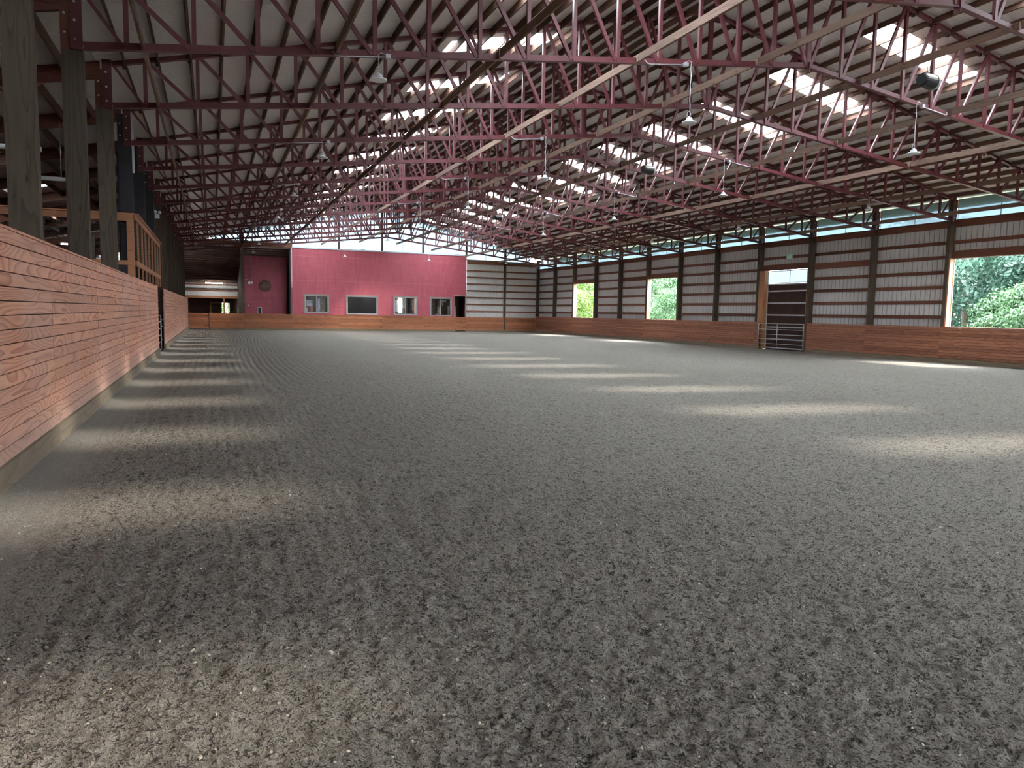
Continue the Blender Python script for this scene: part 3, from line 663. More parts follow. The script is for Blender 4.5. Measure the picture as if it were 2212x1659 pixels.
def window_wall():
    mb = MB()
    for n in range(0, 24):
        ya, yb = yn(n+1)+.08, yn(n)-.08
        if n in WIN:
            siding_strip(mb, 'x', 27.455, ya, yb, ZH+.28, 5.45)
            siding_strip(mb, 'x', 27.455, yb-.02, yb, 1.3, ZH+.3)
        else:
            siding_strip(mb, 'x', 27.455, ya, yb, .0, 5.45)
        siding_strip(mb, 'x', 27.455, yb-.001, yb+.161, 0, 5.6)
    w = struct('wall_right', mb, M['siding'], 'white ribbed metal siding of the window wall behind brown girts')
    # outside skin so that no light leaks round the sheet
    o = MB()
    for n in range(0, 24):
        ya, yb = yn(n+1), yn(n)
        if n in WIN: o.box((27.47, ya, ZH+.28), (27.50, yb, 5.6))
        else: o.box((27.47, ya, -.3), (27.50, yb, 5.6))
        if n in WIN: o.box((27.47, ya, -.3), (27.50, yb, 1.38)) if WIN[n] == 'w' else None
    obj('outer_skin', o, M['outer'], w)
    for n in range(0, 16):
        ya, yb = yn(n+1)+.083, yn(n)-.083; rs = random.Random(n+50)
        zs = [4.77, 4.2, 3.6, 3.0, 2.4, 1.8]
        for z in zs:
            if n in WIN and z < 4.5: continue
            h = .07
            if n in (9, 4) and z == 4.2: h = .14
            g_ = MB(); g_.box((27.385, ya, z-h), (27.425, yb, z+h), rs.random()); obj('girt', g_, M['girty'], w)
        g_ = MB(); g_.box((27.36, ya, 5.36), (27.425, yb, 5.60), rs.random()); g_.box((27.30, ya, 5.60), (27.50, yb, 5.645), .1); obj('clerestory_sill', g_, M['girty'], w)
    # clerestory: clear sheets with slim mullions
    for n in range(0, 22):
        ya, yb = yn(n+1)+.083, yn(n)-.083; ym = (ya+yb)/2
        f = MB(); zt_ = zc(27.5)-.03
        for y in (ya+.012, ym, yb-.012): f.box((27.45, y-.011, 5.645), (27.475, y+.011, zt_))
        f.box((27.45, ya, 5.645), (27.475, yb, 5.665)); f.box((27.45, ya, zt_-.03), (27.475, yb, zt_))
        fr = struct(f'window_{20+n}', f, M['vinyl'], f'clear clerestory strip of the window wall, {ORD[n+1]} bay from the end wall')
        p = MB(); p.pane((27.48, ya, 5.64), (27.48, yb, 5.64), (27.48, yb, zt_), (27.48, ya, zt_)); obj('clear_sheet', p, M['clear'], fr)
    k = 0
    for n, kind in WIN.items():
        ya, yb = yn(n+1)+.083, yn(n)-.083; k += 1
        rs = random.Random(n)
        f = MB()
        f.box((27.32, ya, ZH), (27.44, yb, ZH+.30), .4); hd = f
        j = MB(); j.box((27.17, yb-(.045 if kind == 'w' else .42), 1.42 if kind == 'w' else 0), (27.46, yb, ZH), .4); j.box((27.17, ya, 1.42 if kind == 'w' else 0), (27.46, ya+.045, ZH), .7)
        nm = {2: 'open window on lime green leaves, closest to the corner', 5: 'open window on pale green trees, between corner and pipe gate', 8: 'gate doorway framed in timber behind the pipe gate',
              11: 'large open window with trees, close to the camera', 14: 'open window beyond the frame, next to the camera'}[n]
        if kind == 'w':
            o_ = struct(f'window_{k}', hd, M['girty'], nm)
            obj('jamb', j, M['jamb'], o_)
            l = MB(); l.box((27.40, yb-.075, 1.43), (27.43, yb-.045, ZH)); l.box((27.40, ya+.045, ZH-.025), (27.43, yb-.045, ZH)); obj('white_edge_trim', l, M['white'], o_)
            l = MB(); l.box((27.145, ya, 1.386), (27.47, yb, 1.425), .7); obj('sill_board', l, M['plankR'], o_)
            l = MB(); l.box((27.18, yb-.065, 2.0), (27.30, yb-.046, 2.03)); obj('latch', l, M['galv'], o_)
        else:
            o_ = struct('door_1', hd, M['girty'], nm); obj('jamb', j, M['jamb'], o_)
            d = thing('sliding_barn_door', 'dark brown panelled barn door with pale rails and a clear top light behind the pipe gate', 'door', (27.42, 0, 0))
            y0, y1 = ya+.05, yb-.47
            p = MB(); p.box((0, y0, -.02), (.03, y1, 3.40)); obj('door_panel', p, M['brownfloor'], d)
            for z in (3.41, 3.05, 2.43, 1.81, 1.18, .55, .09):
                p = MB(); p.box((-.03, y0, z-.035), (-.003, y1, z+.035)); obj('door_rail', p, M['galv'], d)
            p = MB(); p.box((-.03, y1, .02), (.03, y1+.045, 3.45)); p.box((-.03, y0-.0, 3.45), (.02, y1+.04, 3.49)); obj('edge_stile', p, M['white'], d)
            p = MB(); ym = y0+(y1-y0)*.48
            for y in (y0, ym, y1+.03): p.box((-.02, y-.012, 3.49), (.015, y+.012, 4.10))
            p.box((-.02, y0, 4.07), (.015, y1+.04, 4.11)); obj('top_light_frame', p, M['galv'], d)
            p = MB(); p.pane((.018, y0, 3.46), (.018, y1+.05, 3.46), (.018, y1+.05, 4.12), (.018, y0, 4.12)); obj('top_light', p, M['doorlite'], d)
window_wall()

def pipe_gate(name, y0, y1, x, z0, z1, rails, vert, label):
    t = thing(name, label, 'gate', (x, 0, 0)); r = .021
    for z in rails:
        mb = MB(); mb.tube([(0, y0, z), (0, y1, z)], r*.8, 8); obj('rail', mb, M['galv'], t, smooth=True)
    for y in vert:
        mb = MB(); mb.tube([(0, y, z0), (0, y, z1)], r, 8); obj('upright', mb, M['galv'], t, smooth=True)
    return t
rr = [.10, .32, .56, .80, 1.06, 1.36]
pipe_gate('pipe_gate', 28.12, 31.36, 26.93, .10, 1.36, rr, [28.13, 29.95, 31.35], 'galvanised pipe gate in the gap between the low kickboards')
g_ = pipe_gate('pipe_gate', 27.95, 31.28, -1.86, .03, 1.34, [.03, .32, .58, .83, 1.08, 1.33], [27.96, 31.27], 'galvanised ladder-like pipe gate in the gap of the tall kickboard')
for z in (.4, .9, 1.15):
    mb = MB(); mb.box((.0, 31.27, z-.015), (.06, 31.33, z+.015)); obj('latch', mb, M['galv'], g_)

# exit sign
def exit_sign():
    t = thing('exit_sign', 'green and white EXIT sign with two small lamp heads above the barn door', 'sign', (27.33, 29.76, 4.80))
    mb = MB(); mb.box((-.03, -.19, -.12), (.04, .19, .12)); obj('sign_box', mb, M['white'], t)
    green = emis('exit_green', (.05, .45, .16), .25)
    fc = bpy.data.curves.new('exit_text', 'FONT'); fc.body = 'EXIT'; fc.size = .17; fc.extrude = .003; fc.align_x = 'CENTER'; fc.align_y = 'CENTER'; fc.space_character = 1.05
    fc.materials.append(green)
    tmp = bpy.data.objects.new('tmp', fc); C.objects.link(tmp); bpy.context.view_layer.update()
    me = bpy.data.meshes.new_from_object(tmp.evaluated_get(bpy.context.evaluated_depsgraph_get())); me.name = 'lettering'; bpy.data.objects.remove(tmp); bpy.data.curves.remove(fc)
    o = bpy.data.objects.new('lettering', me); C.objects.link(o); o.parent = t; o.location = (-.034, 0, 0); o.rotation_euler = (math.pi/2, 0, -math.pi/2); o['label'] = 'green lettering'
    for s in (-1, 1):
        mb = MB(); mb.lathe([(.0, -.09), (.045, -.085), (.055, -.02), (.03, .02), (0, .03)], (0, s*.26, .07), 12, 'x'); obj('lamp_head', mb, M['white'], t, smooth=True)
        mb = MB(); mb.tube([(0, s*.18, .04), (0, s*.24, .06)], .012, 6); obj('bracket', mb, M['galv'], t)
exit_sign()

# ------------------------------------------------------------------ end wall
def end_wall():
    # red wall with openings (real thickness, window holes left open)
    wins = [(6.86, 8.68, 1.42, 2.80), (10.20, 12.66, 1.37, 2.80), (14.12, 16.02, 1.39, 2.84), (17.26, 19.06, 1.36, 2.82), (19.42, 20.36, 0, 3.04)]
    mb = MB(); y0, y1 = 61.03, 61.13; x = 5.88
    for (a, b, z0, z1) in wins:
        mb.box((x, y0, -.1), (a, y1, 6.5)); 
        if z0 > 0: mb.box((a, y0, -.1), (b, y1, z0))
        mb.box((a, y0, z1), (b, y1, 6.5)); x = b
    mb.box((x, y0, -.1), (20.46, y1, 6.5))
    w = struct('wall_back', mb, M['redwall'], 'large red painted board wall closing the end of the arena')
    mb = MB()
    for z in (3.98, 5.9): mb.box((5.88, 61.02, z-.006), (20.46, 61.031, z+.006))
    obj('joint_strip', mb, flat('pale_red_joint', (.55, .22, .24), .6), w)
    mb = MB(); mb.box((5.88, 60.97, 6.5), (20.5, 61.10, 6.56)); struct('trim_2', mb, M['white'], 'white sill trim along the top of the red wall')
    # room behind
    mb = MB(); mb.box((5.9, 64.2, -.1), (20.9, 64.3, 3.4)); mb.box((5.9, 61.14, 3.3), (20.9, 64.3, 3.4)); mb.box((5.78, 61.14, -.1), (5.88, 64.3, 6.6)); mb.box((20.9, 61.14, -.1), (21.0, 64.3, 3.4))
    for x in (9.4, 13.3, 16.6): mb.box((x, 61.14, -.1), (x+.1, 64.2, 3.3))
    mb.box((5.9, 61.14, -.1), (20.9, 64.3, -.02))
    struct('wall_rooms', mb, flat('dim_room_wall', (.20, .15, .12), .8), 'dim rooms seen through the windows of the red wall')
    labs = ['window of red wall with ribbons and gear hung inside, closest to the dark recess', 'wide black single pane window of the red wall', 'window of red wall with pale blue cloth inside', 'window of red wall with a pale doorway inside, beside the dark doorway']
    for i, (a, b, z0, z1) in enumerate(wins[:4]):
        f = MB(); c = .09
        f.box((a-c, 60.99, z0-.02), (a, 61.03, z1)); f.box((b, 60.99, z0-.02), (b+c, 61.03, z1)); f.box((a-c-.05, 60.975, z1), (b+c+.05, 61.03, z1+.11))
        o = struct(f'window_{6+i}', f, M['casing'], labs[i])
        v = MB(); t = .055
        v.box((a, 61.0, z0), (a+t, 61.06, z1)); v.box((b-t, 61.0, z0), (b, 61.06, z1)); v.box((a, 60.99, z0-.03), (b, 61.06, z0+t)); v.box((a, 61.0, z1-t), (b, 61.06, z1))
        if i != 1: v.box(((a+b)/2-.03, 61.0, z0), ((a+b)/2+.03, 61.05, z1))
        obj('window_frame', v, M['vinyl'], o)
        gl = MB(); gl.box((a+t, 61.035, z0+t), (b-t, 61.041, z1-t))
        if i == 1: obj('pane', gl, M['glass_dark'], o)
        else:
            gm = bpy.data.materials.get('window_glass')
            if not gm:
                gm = bpy.data.materials.new('window_glass'); gm.use_nodes = True; nt = gm.node_tree; nt.nodes.clear()
                out = nt.nodes.new('ShaderNodeOutputMaterial'); tr = nt.nodes.new('ShaderNodeBsdfTransparent'); g1 = nt.nodes.new('ShaderNodeBsdfGlossy'); g1.inputs['Roughness'].default_value = .03
                fr = nt.nodes.new('ShaderNodeMixShader'); fr.inputs[0].default_value = .10; nt.links.new(tr.outputs[0], fr.inputs[1]); nt.links.new(g1.outputs[0], fr.inputs[2]); nt.links.new(fr.outputs[0], out.inputs[0])
            obj('pane', gl, gm, o)
    # doorway
    f = MB(); a, b = 19.42, 20.36
    f.box((a-.07, 60.98, 1.26), (a, 61.03, 3.04)); f.box((b, 60.98, 1.26), (b+.07, 61.03, 3.04)); f.box((a-.12, 60.975, 3.04), (b+.12, 61.03, 3.13))
    struct('door_2', f, M['casing'], 'dark doorway above the narrow half door, edge of the red wall')
    t = thing('inner_door', 'white framed glass door seen inside the dark doorway', 'door', (19.62, 62.6, 0))
    m = MB(); m.box((-.35, 0, 0), (-.25, .05, 2.2)); m.box((.32, 0, 0), (.42, .05, 2.2)); m.box((-.35, 0, 2.1), (.42, .05, 2.2)); obj('door_frame', m, M['white'], t)
    m = MB(); m.box((-.25, .02, 0), (.32, .04, 2.1)); obj('door_pane', m, flat('pale_green_glass', (.35, .36, .22), .2), t)
    # contents glimpsed through the windows
    def hung(x, y, z, w, h, col, label, cat='cloth', name='hung_cloth'):
        mb = MB(); k = 8
        for i in range(k):
            xa, xb = x-w/2+w*i/k, x-w/2+w*(i+1)/k; ya, yb = y+.03*math.sin(i*2.2), y+.03*math.sin((i+1)*2.2)
            lo = z-h/2 + .04*math.sin(i*1.3)
            mb.quadbox([(xa,ya,lo),(xb,yb,lo),(xb,yb+.03,lo),(xa,ya+.03,lo),(xa,ya,z+h/2),(xb,yb,z+h/2),(xb,yb+.03,z+h/2),(xa,ya+.03,z+h/2)], random.random())
        tag(obj(name, mb, flat('cloth_'+name+str(round(x, 1)), col, .8, 0, .35, 9)), label, cat)
    hung(7.25, 61.6, 2.15, .62, .55, (.50, .50, .62), 'pale lilac cloth hung inside the window by the dark recess')
    hung(7.30, 61.55, 1.72, .5, .42, (.30, .06, .06), 'dark red saddle cloth low inside the window by the dark recess')
    hung(7.05, 61.5, 1.62, .16, .38, (.75, .80, .92), 'small white cloth in the lower corner of the window by the recess')
    hung(7.98, 61.6, 2.05, .28, 1.1, (.55, .58, .68), 'strip of pale patterned cloth beside the sliding window bar')
    hung(8.35, 61.6, 2.0, .32, 1.1, (.25, .20, .15), 'dark braided tack hanging at the edge of the window by the recess')
    hung(14.55, 61.7, 2.12, .42, .95, (.60, .70, .98), 'pale blue cloth hung inside the third window of the red wall')
    hung(15.12, 61.75, 2.3, .16, .8, (.72, .75, .50), 'narrow pale yellow cloth inside the third window')
    hung(15.88, 61.7, 2.2, .12, .9, (.65, .72, .85), 'narrow white cloth at the edge of the third window')
    hung(18.35, 62.2, 1.75, .30, .75, (.62, .66, .40), 'pale green panel inside the fourth window')
    hung(18.5, 62.2, 2.35, .55, .35, (.45, .42, .28), 'tan cloth under the lit shade inside the fourth window')
    hung(18.62, 62.0, 2.60, .60, .12, (.75, .88, .92), 'pale lamp shade inside the fourth window', 'lamp shade', 'lamp_shade')
    m = MB(); m.lathe([(0, 0), (.08, .0), (.15, .09), (.14, .09), (.07, .02), (0, .02)], (17.9, 61.32, 1.42), 16); tag(obj('bowl', m, M['white']), 'small white bowl on the ledge of the fourth window', 'bowl')
    # white siding part
    mb = MB(); siding_strip(mb, 'y', 61.10, 20.5, 27.2, 0, 5.95, -1); w2 = struct('wall_back_siding', mb, M['siding'], 'white ribbed siding of the end wall beside the red wall')
    for z in (5.27, 4.71, 4.13, 3.55, 2.96, 2.37, 1.77):
        for (a, b) in ((20.5, 23.93), (24.14, 27.14)):
            g_ = MB(); g_.box((a, 61.03, z-.065), (b, 61.07, z+.065), random.random()); obj('girt', g_, M['girtx'], w2)
    mb = MB(); mb.box((20.5, 60.98, 5.85), (23.93, 61.09, 6.17), .4); mb.box((24.14, 60.98, 5.82), (27.14, 61.09, 6.02), .6); obj('header', mb, M['girtx'], w2)
    mb = MB(); mb.box((20.5, 61.13, -.2), (27.5, 61.16, 6.2)); obj('outer_skin', mb, M['outer'], w2)
    # clerestory in the gable
    k = 40
    def gable(x0, x1, zs, lab):
        nonlocal k; xs = [x0, (x0+x1)/2, x1]
        if x0 < XC < x1: xs = [x0, XC, x1]
        f = MB()
        for x in xs: f.box((x-.014, 61.10, zs), (x+.014, 61.13, zc(x)-.02))
        f.box((x0, 61.09, zs), (x1, 61.13, zs+.04)); o = struct(f'window_{k}', f, M['vinyl'], lab); k += 1
        p = MB(); pts = [(x0, zs), (x1, zs), (x1, zc(x1)+.05)] + ([(XC, zc(XC)+.05)] if x0 < XC < x1 else []) + [(x0, zc(x0)+.05)]
        p.pane(*[(a_, 61.14, b_) for a_, b_ in pts]); obj('clear_sheet', p, M['clear'], o)
    names = ['over the gate corner', 'over the recess', 'first over the red wall', 'second over the red wall, above the black pane', 'third over the red wall', 'fourth over the red wall', 'over the white siding', 'in the corner by the window wall']
    ed = [.0, 2.22, 5.85, 9.57, 13.10, 16.60, 20.46, 24.05, 27.2]
    for i in range(8):
        zs = 6.80 if i < 2 else (6.56 if i < 6 else 6.20)
        a, b = ed[i], ed[i+1]
        if i == 7: b = 26.5; zs = 6.12
        gable(a, b, zs, 'pale blue clerestory sheet of the gable, ' + names[i])
    mb = MB(); mb.box((-1.8, 61.0, 6.50), (5.85, 61.12, 6.80), .6)
    struct('trim_3', mb, M['girtx'], 'timber header above the gate corner and the recess')
    # annex beyond the end wall in the corner
    ce = MB(); 
    def zq(y): return 6.50 - .2*(y-61.1)
    ce.quadbox([(-6,61.13,zq(61.1)),(5.78,61.13,zq(61.1)),(5.78,75,zq(75)),(-6,75,zq(75)),(-6,61.13,zq(61.1)+.1),(5.78,61.13,zq(61.1)+.1),(5.78,75,zq(75)+.1),(-6,75,zq(75)+.1)])
    ce.box((-6, 61.13, 6.5), (5.78, 61.2, 6.9))
    c_ = struct('ceiling_annex', ce, M['ceil'], 'low sloping ceiling of the annex beyond the end wall')
    for i in range(20):
        y = 61.6+i*.61
        if y > 74: break
        p = MB(); p.box((-6, y-.02, zq(y)-.13), (5.7, y+.02, zq(y)), random.random()); obj('purlin', p, M['purlin'], c_)
    mb = MB(); siding_strip(mb, 'y', 74.0, -6, 2.5, 2.75, 4.2, -1); 
    o = struct('wall_annex', mb, M['siding'], 'ribbed metal siding at the back of the annex')
    m = MB(); m.box((-6, 73.9, 3.22), (2.5, 73.97, 3.34)); m.box((-6, 73.9, 3.75), (2.5, 73.97, 3.87)); obj('girt', m, M['girtx'], o)
    m = MB(); m.box((-6, 73.85, 2.55), (2.5, 74.0, 2.77)); m.box((.92, 73.88, 0), (1.06, 74, 2.6)); m.box((2.34, 73.88, 0), (2.5, 74, 2.6)); obj('timber_header', m, M['rail'], o)
    # dark back with bright openings
    m = MB(); y0, y1 = 76.0, 76.1
    ops = [(.82, .98), (1.10, 1.18), (1.22, 1.50)]
    x = -9
    for (a, b) in ops:
        m.box((x, y0, -.1), (a, y1, 3.5)); m.box((a, y0, 2.15), (b, y1, 3.5)); m.box((a, y0, -.1), (b, y1, .3)); x = b
    m.box((x, y0, -.1), (5.8, y1, 3.5)); m.box((-9, 74.0, 3.3), (5.8, 76.1, 3.5)); struct('wall_annex_back', m, M['brownfloor'], 'dark boarded wall with three narrow bright openings beyond the annex')
    m = MB(); m.box((-.22, 75.9, .2), (-.12, 75.98, 2.2)); m.box((.72, 75.9, .2), (.82, 75.98, 2.2)); m.box((-.22, 75.9, 2.1), (.82, 75.98, 2.2)); struct('door_3', m, M['rail'], 'cedar door frame in the dark back of the annex')
    # recess: second red wall set back
    m = MB(); m.box((2.35, 63.5, -.1), (5.78, 63.6, 6.1)); r = struct('wall_recess', m, M['redwall'], 'set back dark red wall carrying the round plaque')
    m = MB(); m.box((5.70, 61.14, -.1), (5.78, 63.5, 6.4)); struct('wall_recess_side', m, M['char'], 'dark side wall of the recess')
    m = MB(); m.box((2.2, 61.2, -.1), (2.32, 75.9, 5.9)) ; struct('wall_recess_partition', m, M['brownfloor'], 'dark partition between the annex and the recess')
    # tube light
    t = thing('tube_light', 'glowing white tube light under the annex ceiling', 'light', (.17, 72.0, 3.89))
    m = MB(); m.box((-.75, -.07, .03), (.75, .07, .09)); obj('housing', m, M['white'], t)
    m = MB(); m.tube([(-.72, 0, .0), (.72, 0, .0)], .045, 10); obj('tube', m, emis('tube_glow', (1, .97, .92), 30), t)
    m = MB(); m.tube([(.72, 0, .08), (1.5, 0, .08), (1.8, 0, .14), (2.15, 0, .14)], .012, 5); obj('conduit', m, M['galv'], t)
    # plaque
    t = thing('round_plaque', 'round carved wooden plaque on the set back dark red wall', 'plaque', (4.01, 63.44, 3.54))
    m = MB(); m.lathe([(0, .03), (.46, .03), (.46, -.02), (.43, -.03), (.43, -.02), (0, -.02)], (0, 0, 0), 40, 'y'); obj('disc', m, wood('plaque_wood', (.20, .12, .08), (.12, .065, .045), 'x', .7, 5, 1.5, 6, .1, .5, False), t)
    m = MB()
    for i, a in enumerate([118, 110, 97, 88, 74]):
        an = math.radians(a); cx, cz = .33*math.cos(an), .33*math.sin(an); m.box((cx-.015, -.028, cz-.05), (cx+.015, -.021, cz+.05))
    for a in range(215, 330, 14):
        an = math.radians(a); cx, cz = .34*math.cos(an), .34*math.sin(an); m.box((cx-.025, -.028, cz-.02), (cx+.025, -.021, cz+.02))
    m.lathe([(0, -.028), (.05, -.028), (.05, -.02)], (-.27, 0, .13), 10, 'y'); obj('carved_marks', m, M['char'], t)
    t = thing('switch_box', 'grey switch box with conduit on the dark red recess wall', 'switch box', (2.87, 63.42, 3.76))
    m = MB(); m.box((-.16, -.06, -.14), (-.02, .06, .10)); m.box((.02, -.06, -.10), (.16, .06, .06)); obj('box', m, M['galv'], t)
    m = MB(); m.tube([(.05, 0, .06), (.05, 0, 1.75), (.0, 0, 1.85)], .02, 6); m.tube([(-.1, 0, .22), (-.62, 0, .24)], .015, 6); obj('conduit', m, M['galv'], t)
    t = thing('notice_frame', 'white framed box low on the dark red recess wall', 'frame', (3.55, 63.44, 1.55))
    m = MB(); m.box((-.17, 0, -.3), (-.11, .05, .25)); m.box((.11, 0, -.3), (.17, .05, .25)); m.box((-.17, 0, .19), (.17, .05, .25)); obj('border', m, M['white'], t)
    m = MB(); m.box((-.11, .02, -.3), (.11, .05, .19)); obj('panel', m, M['black'], t)
    m = MB(); m.lathe([(0, -.03), (.06, -.02), (.06, .04)], (2.68, 63.45, 1.9), 12, 'y'); tag(obj('round_button', m, M['white']), 'small white round button on the dark red recess wall', 'button')
end_wall()
for (xa, ya, xb, yb_) in ():
    pass

# ------------------------------------------------------------------ side aisle behind the tall kickboard
def aisle():
    def za(x): return 6.50 + .215*(x+2.0)
    x0 = -12.0
    # ceiling with a few small skylights
    mb = MB(); X = [x0, -6.2, -5.2, -2.05]; sk = {(n, 0) for n in (9, 10, 12)}
    def st(xa, xb, ya, yb):
        a, b = za(xa), za(xb); mb.quadbox([(xa,ya,a),(xb,ya,b),(xb,yb,b),(xa,yb,a),(xa,ya,a+.08),(xb,ya,b+.08),(xb,yb,b+.08),(xa,yb,a+.08)])
    st(X[0], X[1], YN, 76); st(X[2], X[3], YN, 61.1)
    y = YN
    for n in range(12, 4, -2):
        c = yn(n)-1.8; st(X[1], X[2], y, c-.45); y = c+.45
        p = MB(); p.pane((X[1],c-.45,za(X[1])+.02),(X[2],c-.45,za(X[2])+.02),(X[2],c+.45,za(X[2])+.02),(X[1],c+.45,za(X[1])+.02))
        tag(obj('skylight_panel', p, M['skylight']), f'small skylight in the side aisle roof beyond the {ORD[n]} post', 'skylight', 'aisle skylights')
    st(X[1], X[2], y, 61.1)
    c_ = struct('ceiling_aisle', mb, M['ceil'], 'white sloping ceiling over the side aisle')
    for i in range(15):
        x = -2.6-i*.62
        if i == 5: continue
        p = MB()
        for n in range(0, 17): p.box((x-.02, yn(n+1)+.06, za(x)-.20), (x+.02, yn(n)-.06, za(x)-.005), random.random())
        obj('purlin', p, M['purlin'], c_)
    for n in range(1, 17):
        p = MB(); y = yn(n)
        p.quadbox([(x0,y-.04,za(x0)-.33),(-2.0,y-.04,za(-2)-.33),(-2.0,y+.04,za(-2)-.33),(x0,y+.04,za(x0)-.33),(x0,y-.04,za(x0)-.005),(-2.0,y-.04,za(-2)-.005),(-2.0,y+.04,za(-2)-.005),(x0,y+.04,za(x0)-.005)], random.random())
        tag(obj('rafter', p, M['glulam']), f'red brown rafter of the side aisle, {ORD[n]} counting from the red end wall', 'rafter', 'side aisle rafters')
    # outer wall of the aisle: boards with a row of bright gaps
    mb = MB(); y = YN; rs = random.Random(2)
    ops = [(14.5, 16.4), (22.5, 25.5), (34, 36), (46, 48)]
    for (a, b) in ops:
        mb.box((x0-.1, y, -.1), (x0, a, 4.4)); mb.box((x0-.1, a, -.1), (x0, b, 2.2)); mb.box((x0-.1, a, 3.5), (x0, b, 4.4)); y = b
    mb.box((x0-.1, y, -.1), (x0, 76, 4.4)); struct('wall_left', mb, M['glulam'], 'red brown boarded outer wall of the side aisle')
    mb = MB(); mb.box((x0, YN-.1, -.1), (28, YN, 6.4)); mb.box((x0, 76.1, -.1), (-9, 76.2, 6)); w_ = struct('wall_front', mb, M['siding'], 'end wall behind the camera')
    mb = MB(); mb.pane((-2, YN-.05, 6.4), (27.4, YN-.05, 6.4), (XC, YN-.05, 10)); obj('gable_sheet', mb, M['skylight'], w_)
    # viewing stand
    t = thing('viewing_stand', 'cedar framed viewing stand with wire mesh behind the tall kickboard', 'stand', (0, 0, 0))
    mb = MB(); mb.box((-7.4, 20.72, 1.95), (-2.12, 29.5, 2.05)); obj('deck', mb, M['brownfloor'], t)
    zr, zm = 3.92, 2.77
    mb = MB(); mb.box((-7.4, 20.50, zr-.03), (-1.74, 20.70, zr+.0), .8); mb.box((-7.4, 20.56, zr-.19), (-1.90, 20.60, zr-.03), .4); obj('front_top_rail', mb, M['rail'], t)
    mb = MB(); mb.box((-7.4, 20.56, zm-.11), (-1.90, 20.60, zm), .4); mb.box((-7.4, 20.56, 1.9), (-1.9, 20.6, 2.04), .4); obj('front_mid_rail', mb, M['rail'], t)
    mb = MB(); mb.box((-7.35, 20.61, 2.04), (-1.9, 20.63, 2.66)); obj('kick_panel', mb, M['char'], t)
    mb = MB(); mb.box((-1.92, 20.52, 1.9), (-1.77, 20.66, zr-.03), .5); obj('corner_post', mb, M['rail'], t)
    for x in (-5.6, -3.75):
        mb = MB(); mb.box((x-.05, 20.56, 2.04), (x+.05, 20.66, zr-.19), .5); obj('baluster', mb, M['rail'], t)
    mb = MB(); x = -7.3
    while x < -1.95: mb.box((x-.004, 20.598, zm), (x+.004, 20.606, zr-.19)); x += .076
    z = zm+.05
    while z < zr-.2: mb.box((-7.3, 20.60, z-.004), (-1.93, 20.61, z+.004)); z += .076
    obj('wire_mesh', mb, M['mesh'], t)
    rl = M['jamb']
    mb = MB(); mb.box((-1.76, 20.6, zr-.03), (-1.66, 29.7, zr), .9); mb.box((-1.76, 20.6, zr-.15), (-1.72, 29.7, zr-.03), .6); obj('side_top_rail', mb, M['rail'], t)
    mb = MB(); mb.box((-1.76, 20.6, zm-.13), (-1.72, 29.7, zm), .6); obj('side_mid_rail', mb, M['rail'], t)
    for y in (21.24, 22.46, 23.61, 24.78, 26.08, 27.39, 28.5, 29.65):
        mb = MB(); mb.box((-1.76, y-.04, 2.36), (-1.72, y+.04, zr-.15), .6); obj('baluster', mb, M['rail'], t)
    mb = MB(); y = 20.7
    while y < 29.6: mb.box((-1.768, y-.003, zm), (-1.762, y+.003, zr-.15)); y += .076
    z = zm+.04
    while z < zr-.16: mb.box((-1.768, 20.6, z-.003), (-1.762, 29.6, z+.003)); z += .076
    obj('side_wire_mesh', mb, M['mesh'], t)
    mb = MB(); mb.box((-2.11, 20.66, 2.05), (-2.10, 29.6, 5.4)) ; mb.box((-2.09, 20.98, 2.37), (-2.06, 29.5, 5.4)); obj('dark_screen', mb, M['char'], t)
    # dark boarding behind the far posts
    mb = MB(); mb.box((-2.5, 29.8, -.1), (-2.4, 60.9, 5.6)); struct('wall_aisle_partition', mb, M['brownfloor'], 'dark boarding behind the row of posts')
    mb = MB(); rs = random.Random(8)
    for i in range(24):
        z = i*.2
        for (a, b) in (((-12, -9.6), (-9.0, -6.6), (-6.0, -2.5)) if 7 <= i <= 14 else ((-12, -2.5),)): mb.box((a, 57.0, z), (b, 57.06, z+.194), rs.random())
    struct('wall_aisle_end', mb, M['rail'], 'cedar boarded cross wall at the far end of the side aisle')
    mb = MB()
    for x in (-10.5, -7.9, -5.2): mb.box((x-.1, 40, 0), (x+.1, 40.2, 5.0)); 
    tag(obj('stall_posts', mb, M['post']), 'row of posts deep in the side aisle seen through the wire mesh', 'posts')
    for q, (x, y) in enumerate(((-8.5, 34), (-6.5, 44), (-9.5, 50))):  # lit tubes added to brighten the aisle behind the wire mesh
        t = thing('tube_light', f'added tube light brightening the side aisle, {ORD[q+1]} from the camera', 'light', (x, y, za(x)-.75))
        m = MB(); m.box((-.7, -.06, .03), (.7, .06, .08)); obj('housing', m, M['white'], t)
        m = MB(); m.tube([(-.65, 0, .0), (.65, 0, .0)], .04, 8); obj('tube', m, emis(f'aisle_fill_tube_{q}', (1, .95, .88), 30), t)
    # tubes and a lamp glimpsed between the posts
    for y, lab in ((16.9, 'grey unlit tube light between first and second visible posts, higher one'), (20.1, 'grey unlit tube light between the nearer posts, lower one')):
        z = za(-3.2)-.75 if y < 18 else za(-4)-.75
        t = thing('tube_light', lab, 'light', (-3.6, y, 4.62 if y < 18 else 4.55))
        m = MB(); m.tube([(-.6, 0, 0), (.6, 0, 0)], .05, 10); obj('tube', m, M['lens'], t, smooth=True)
        m = MB(); m.tube([(-.4, 0, .04), (-.4, 0, 1.25)], .006, 5); m.tube([(.4, 0, .04), (.4, 0, 1.35)], .006, 5); obj('hanger_wire', m, M['galv'], t)
    t = thing('emergency_light', 'white twin emergency light with conduit on the eighth post behind tall kickboard', 'light', (XL, yn(8)-.16, 5.15))
    m = MB(); m.box((-.20, 0, -.12), (-.04, .07, .05)); obj('body', m, M['white'], t)
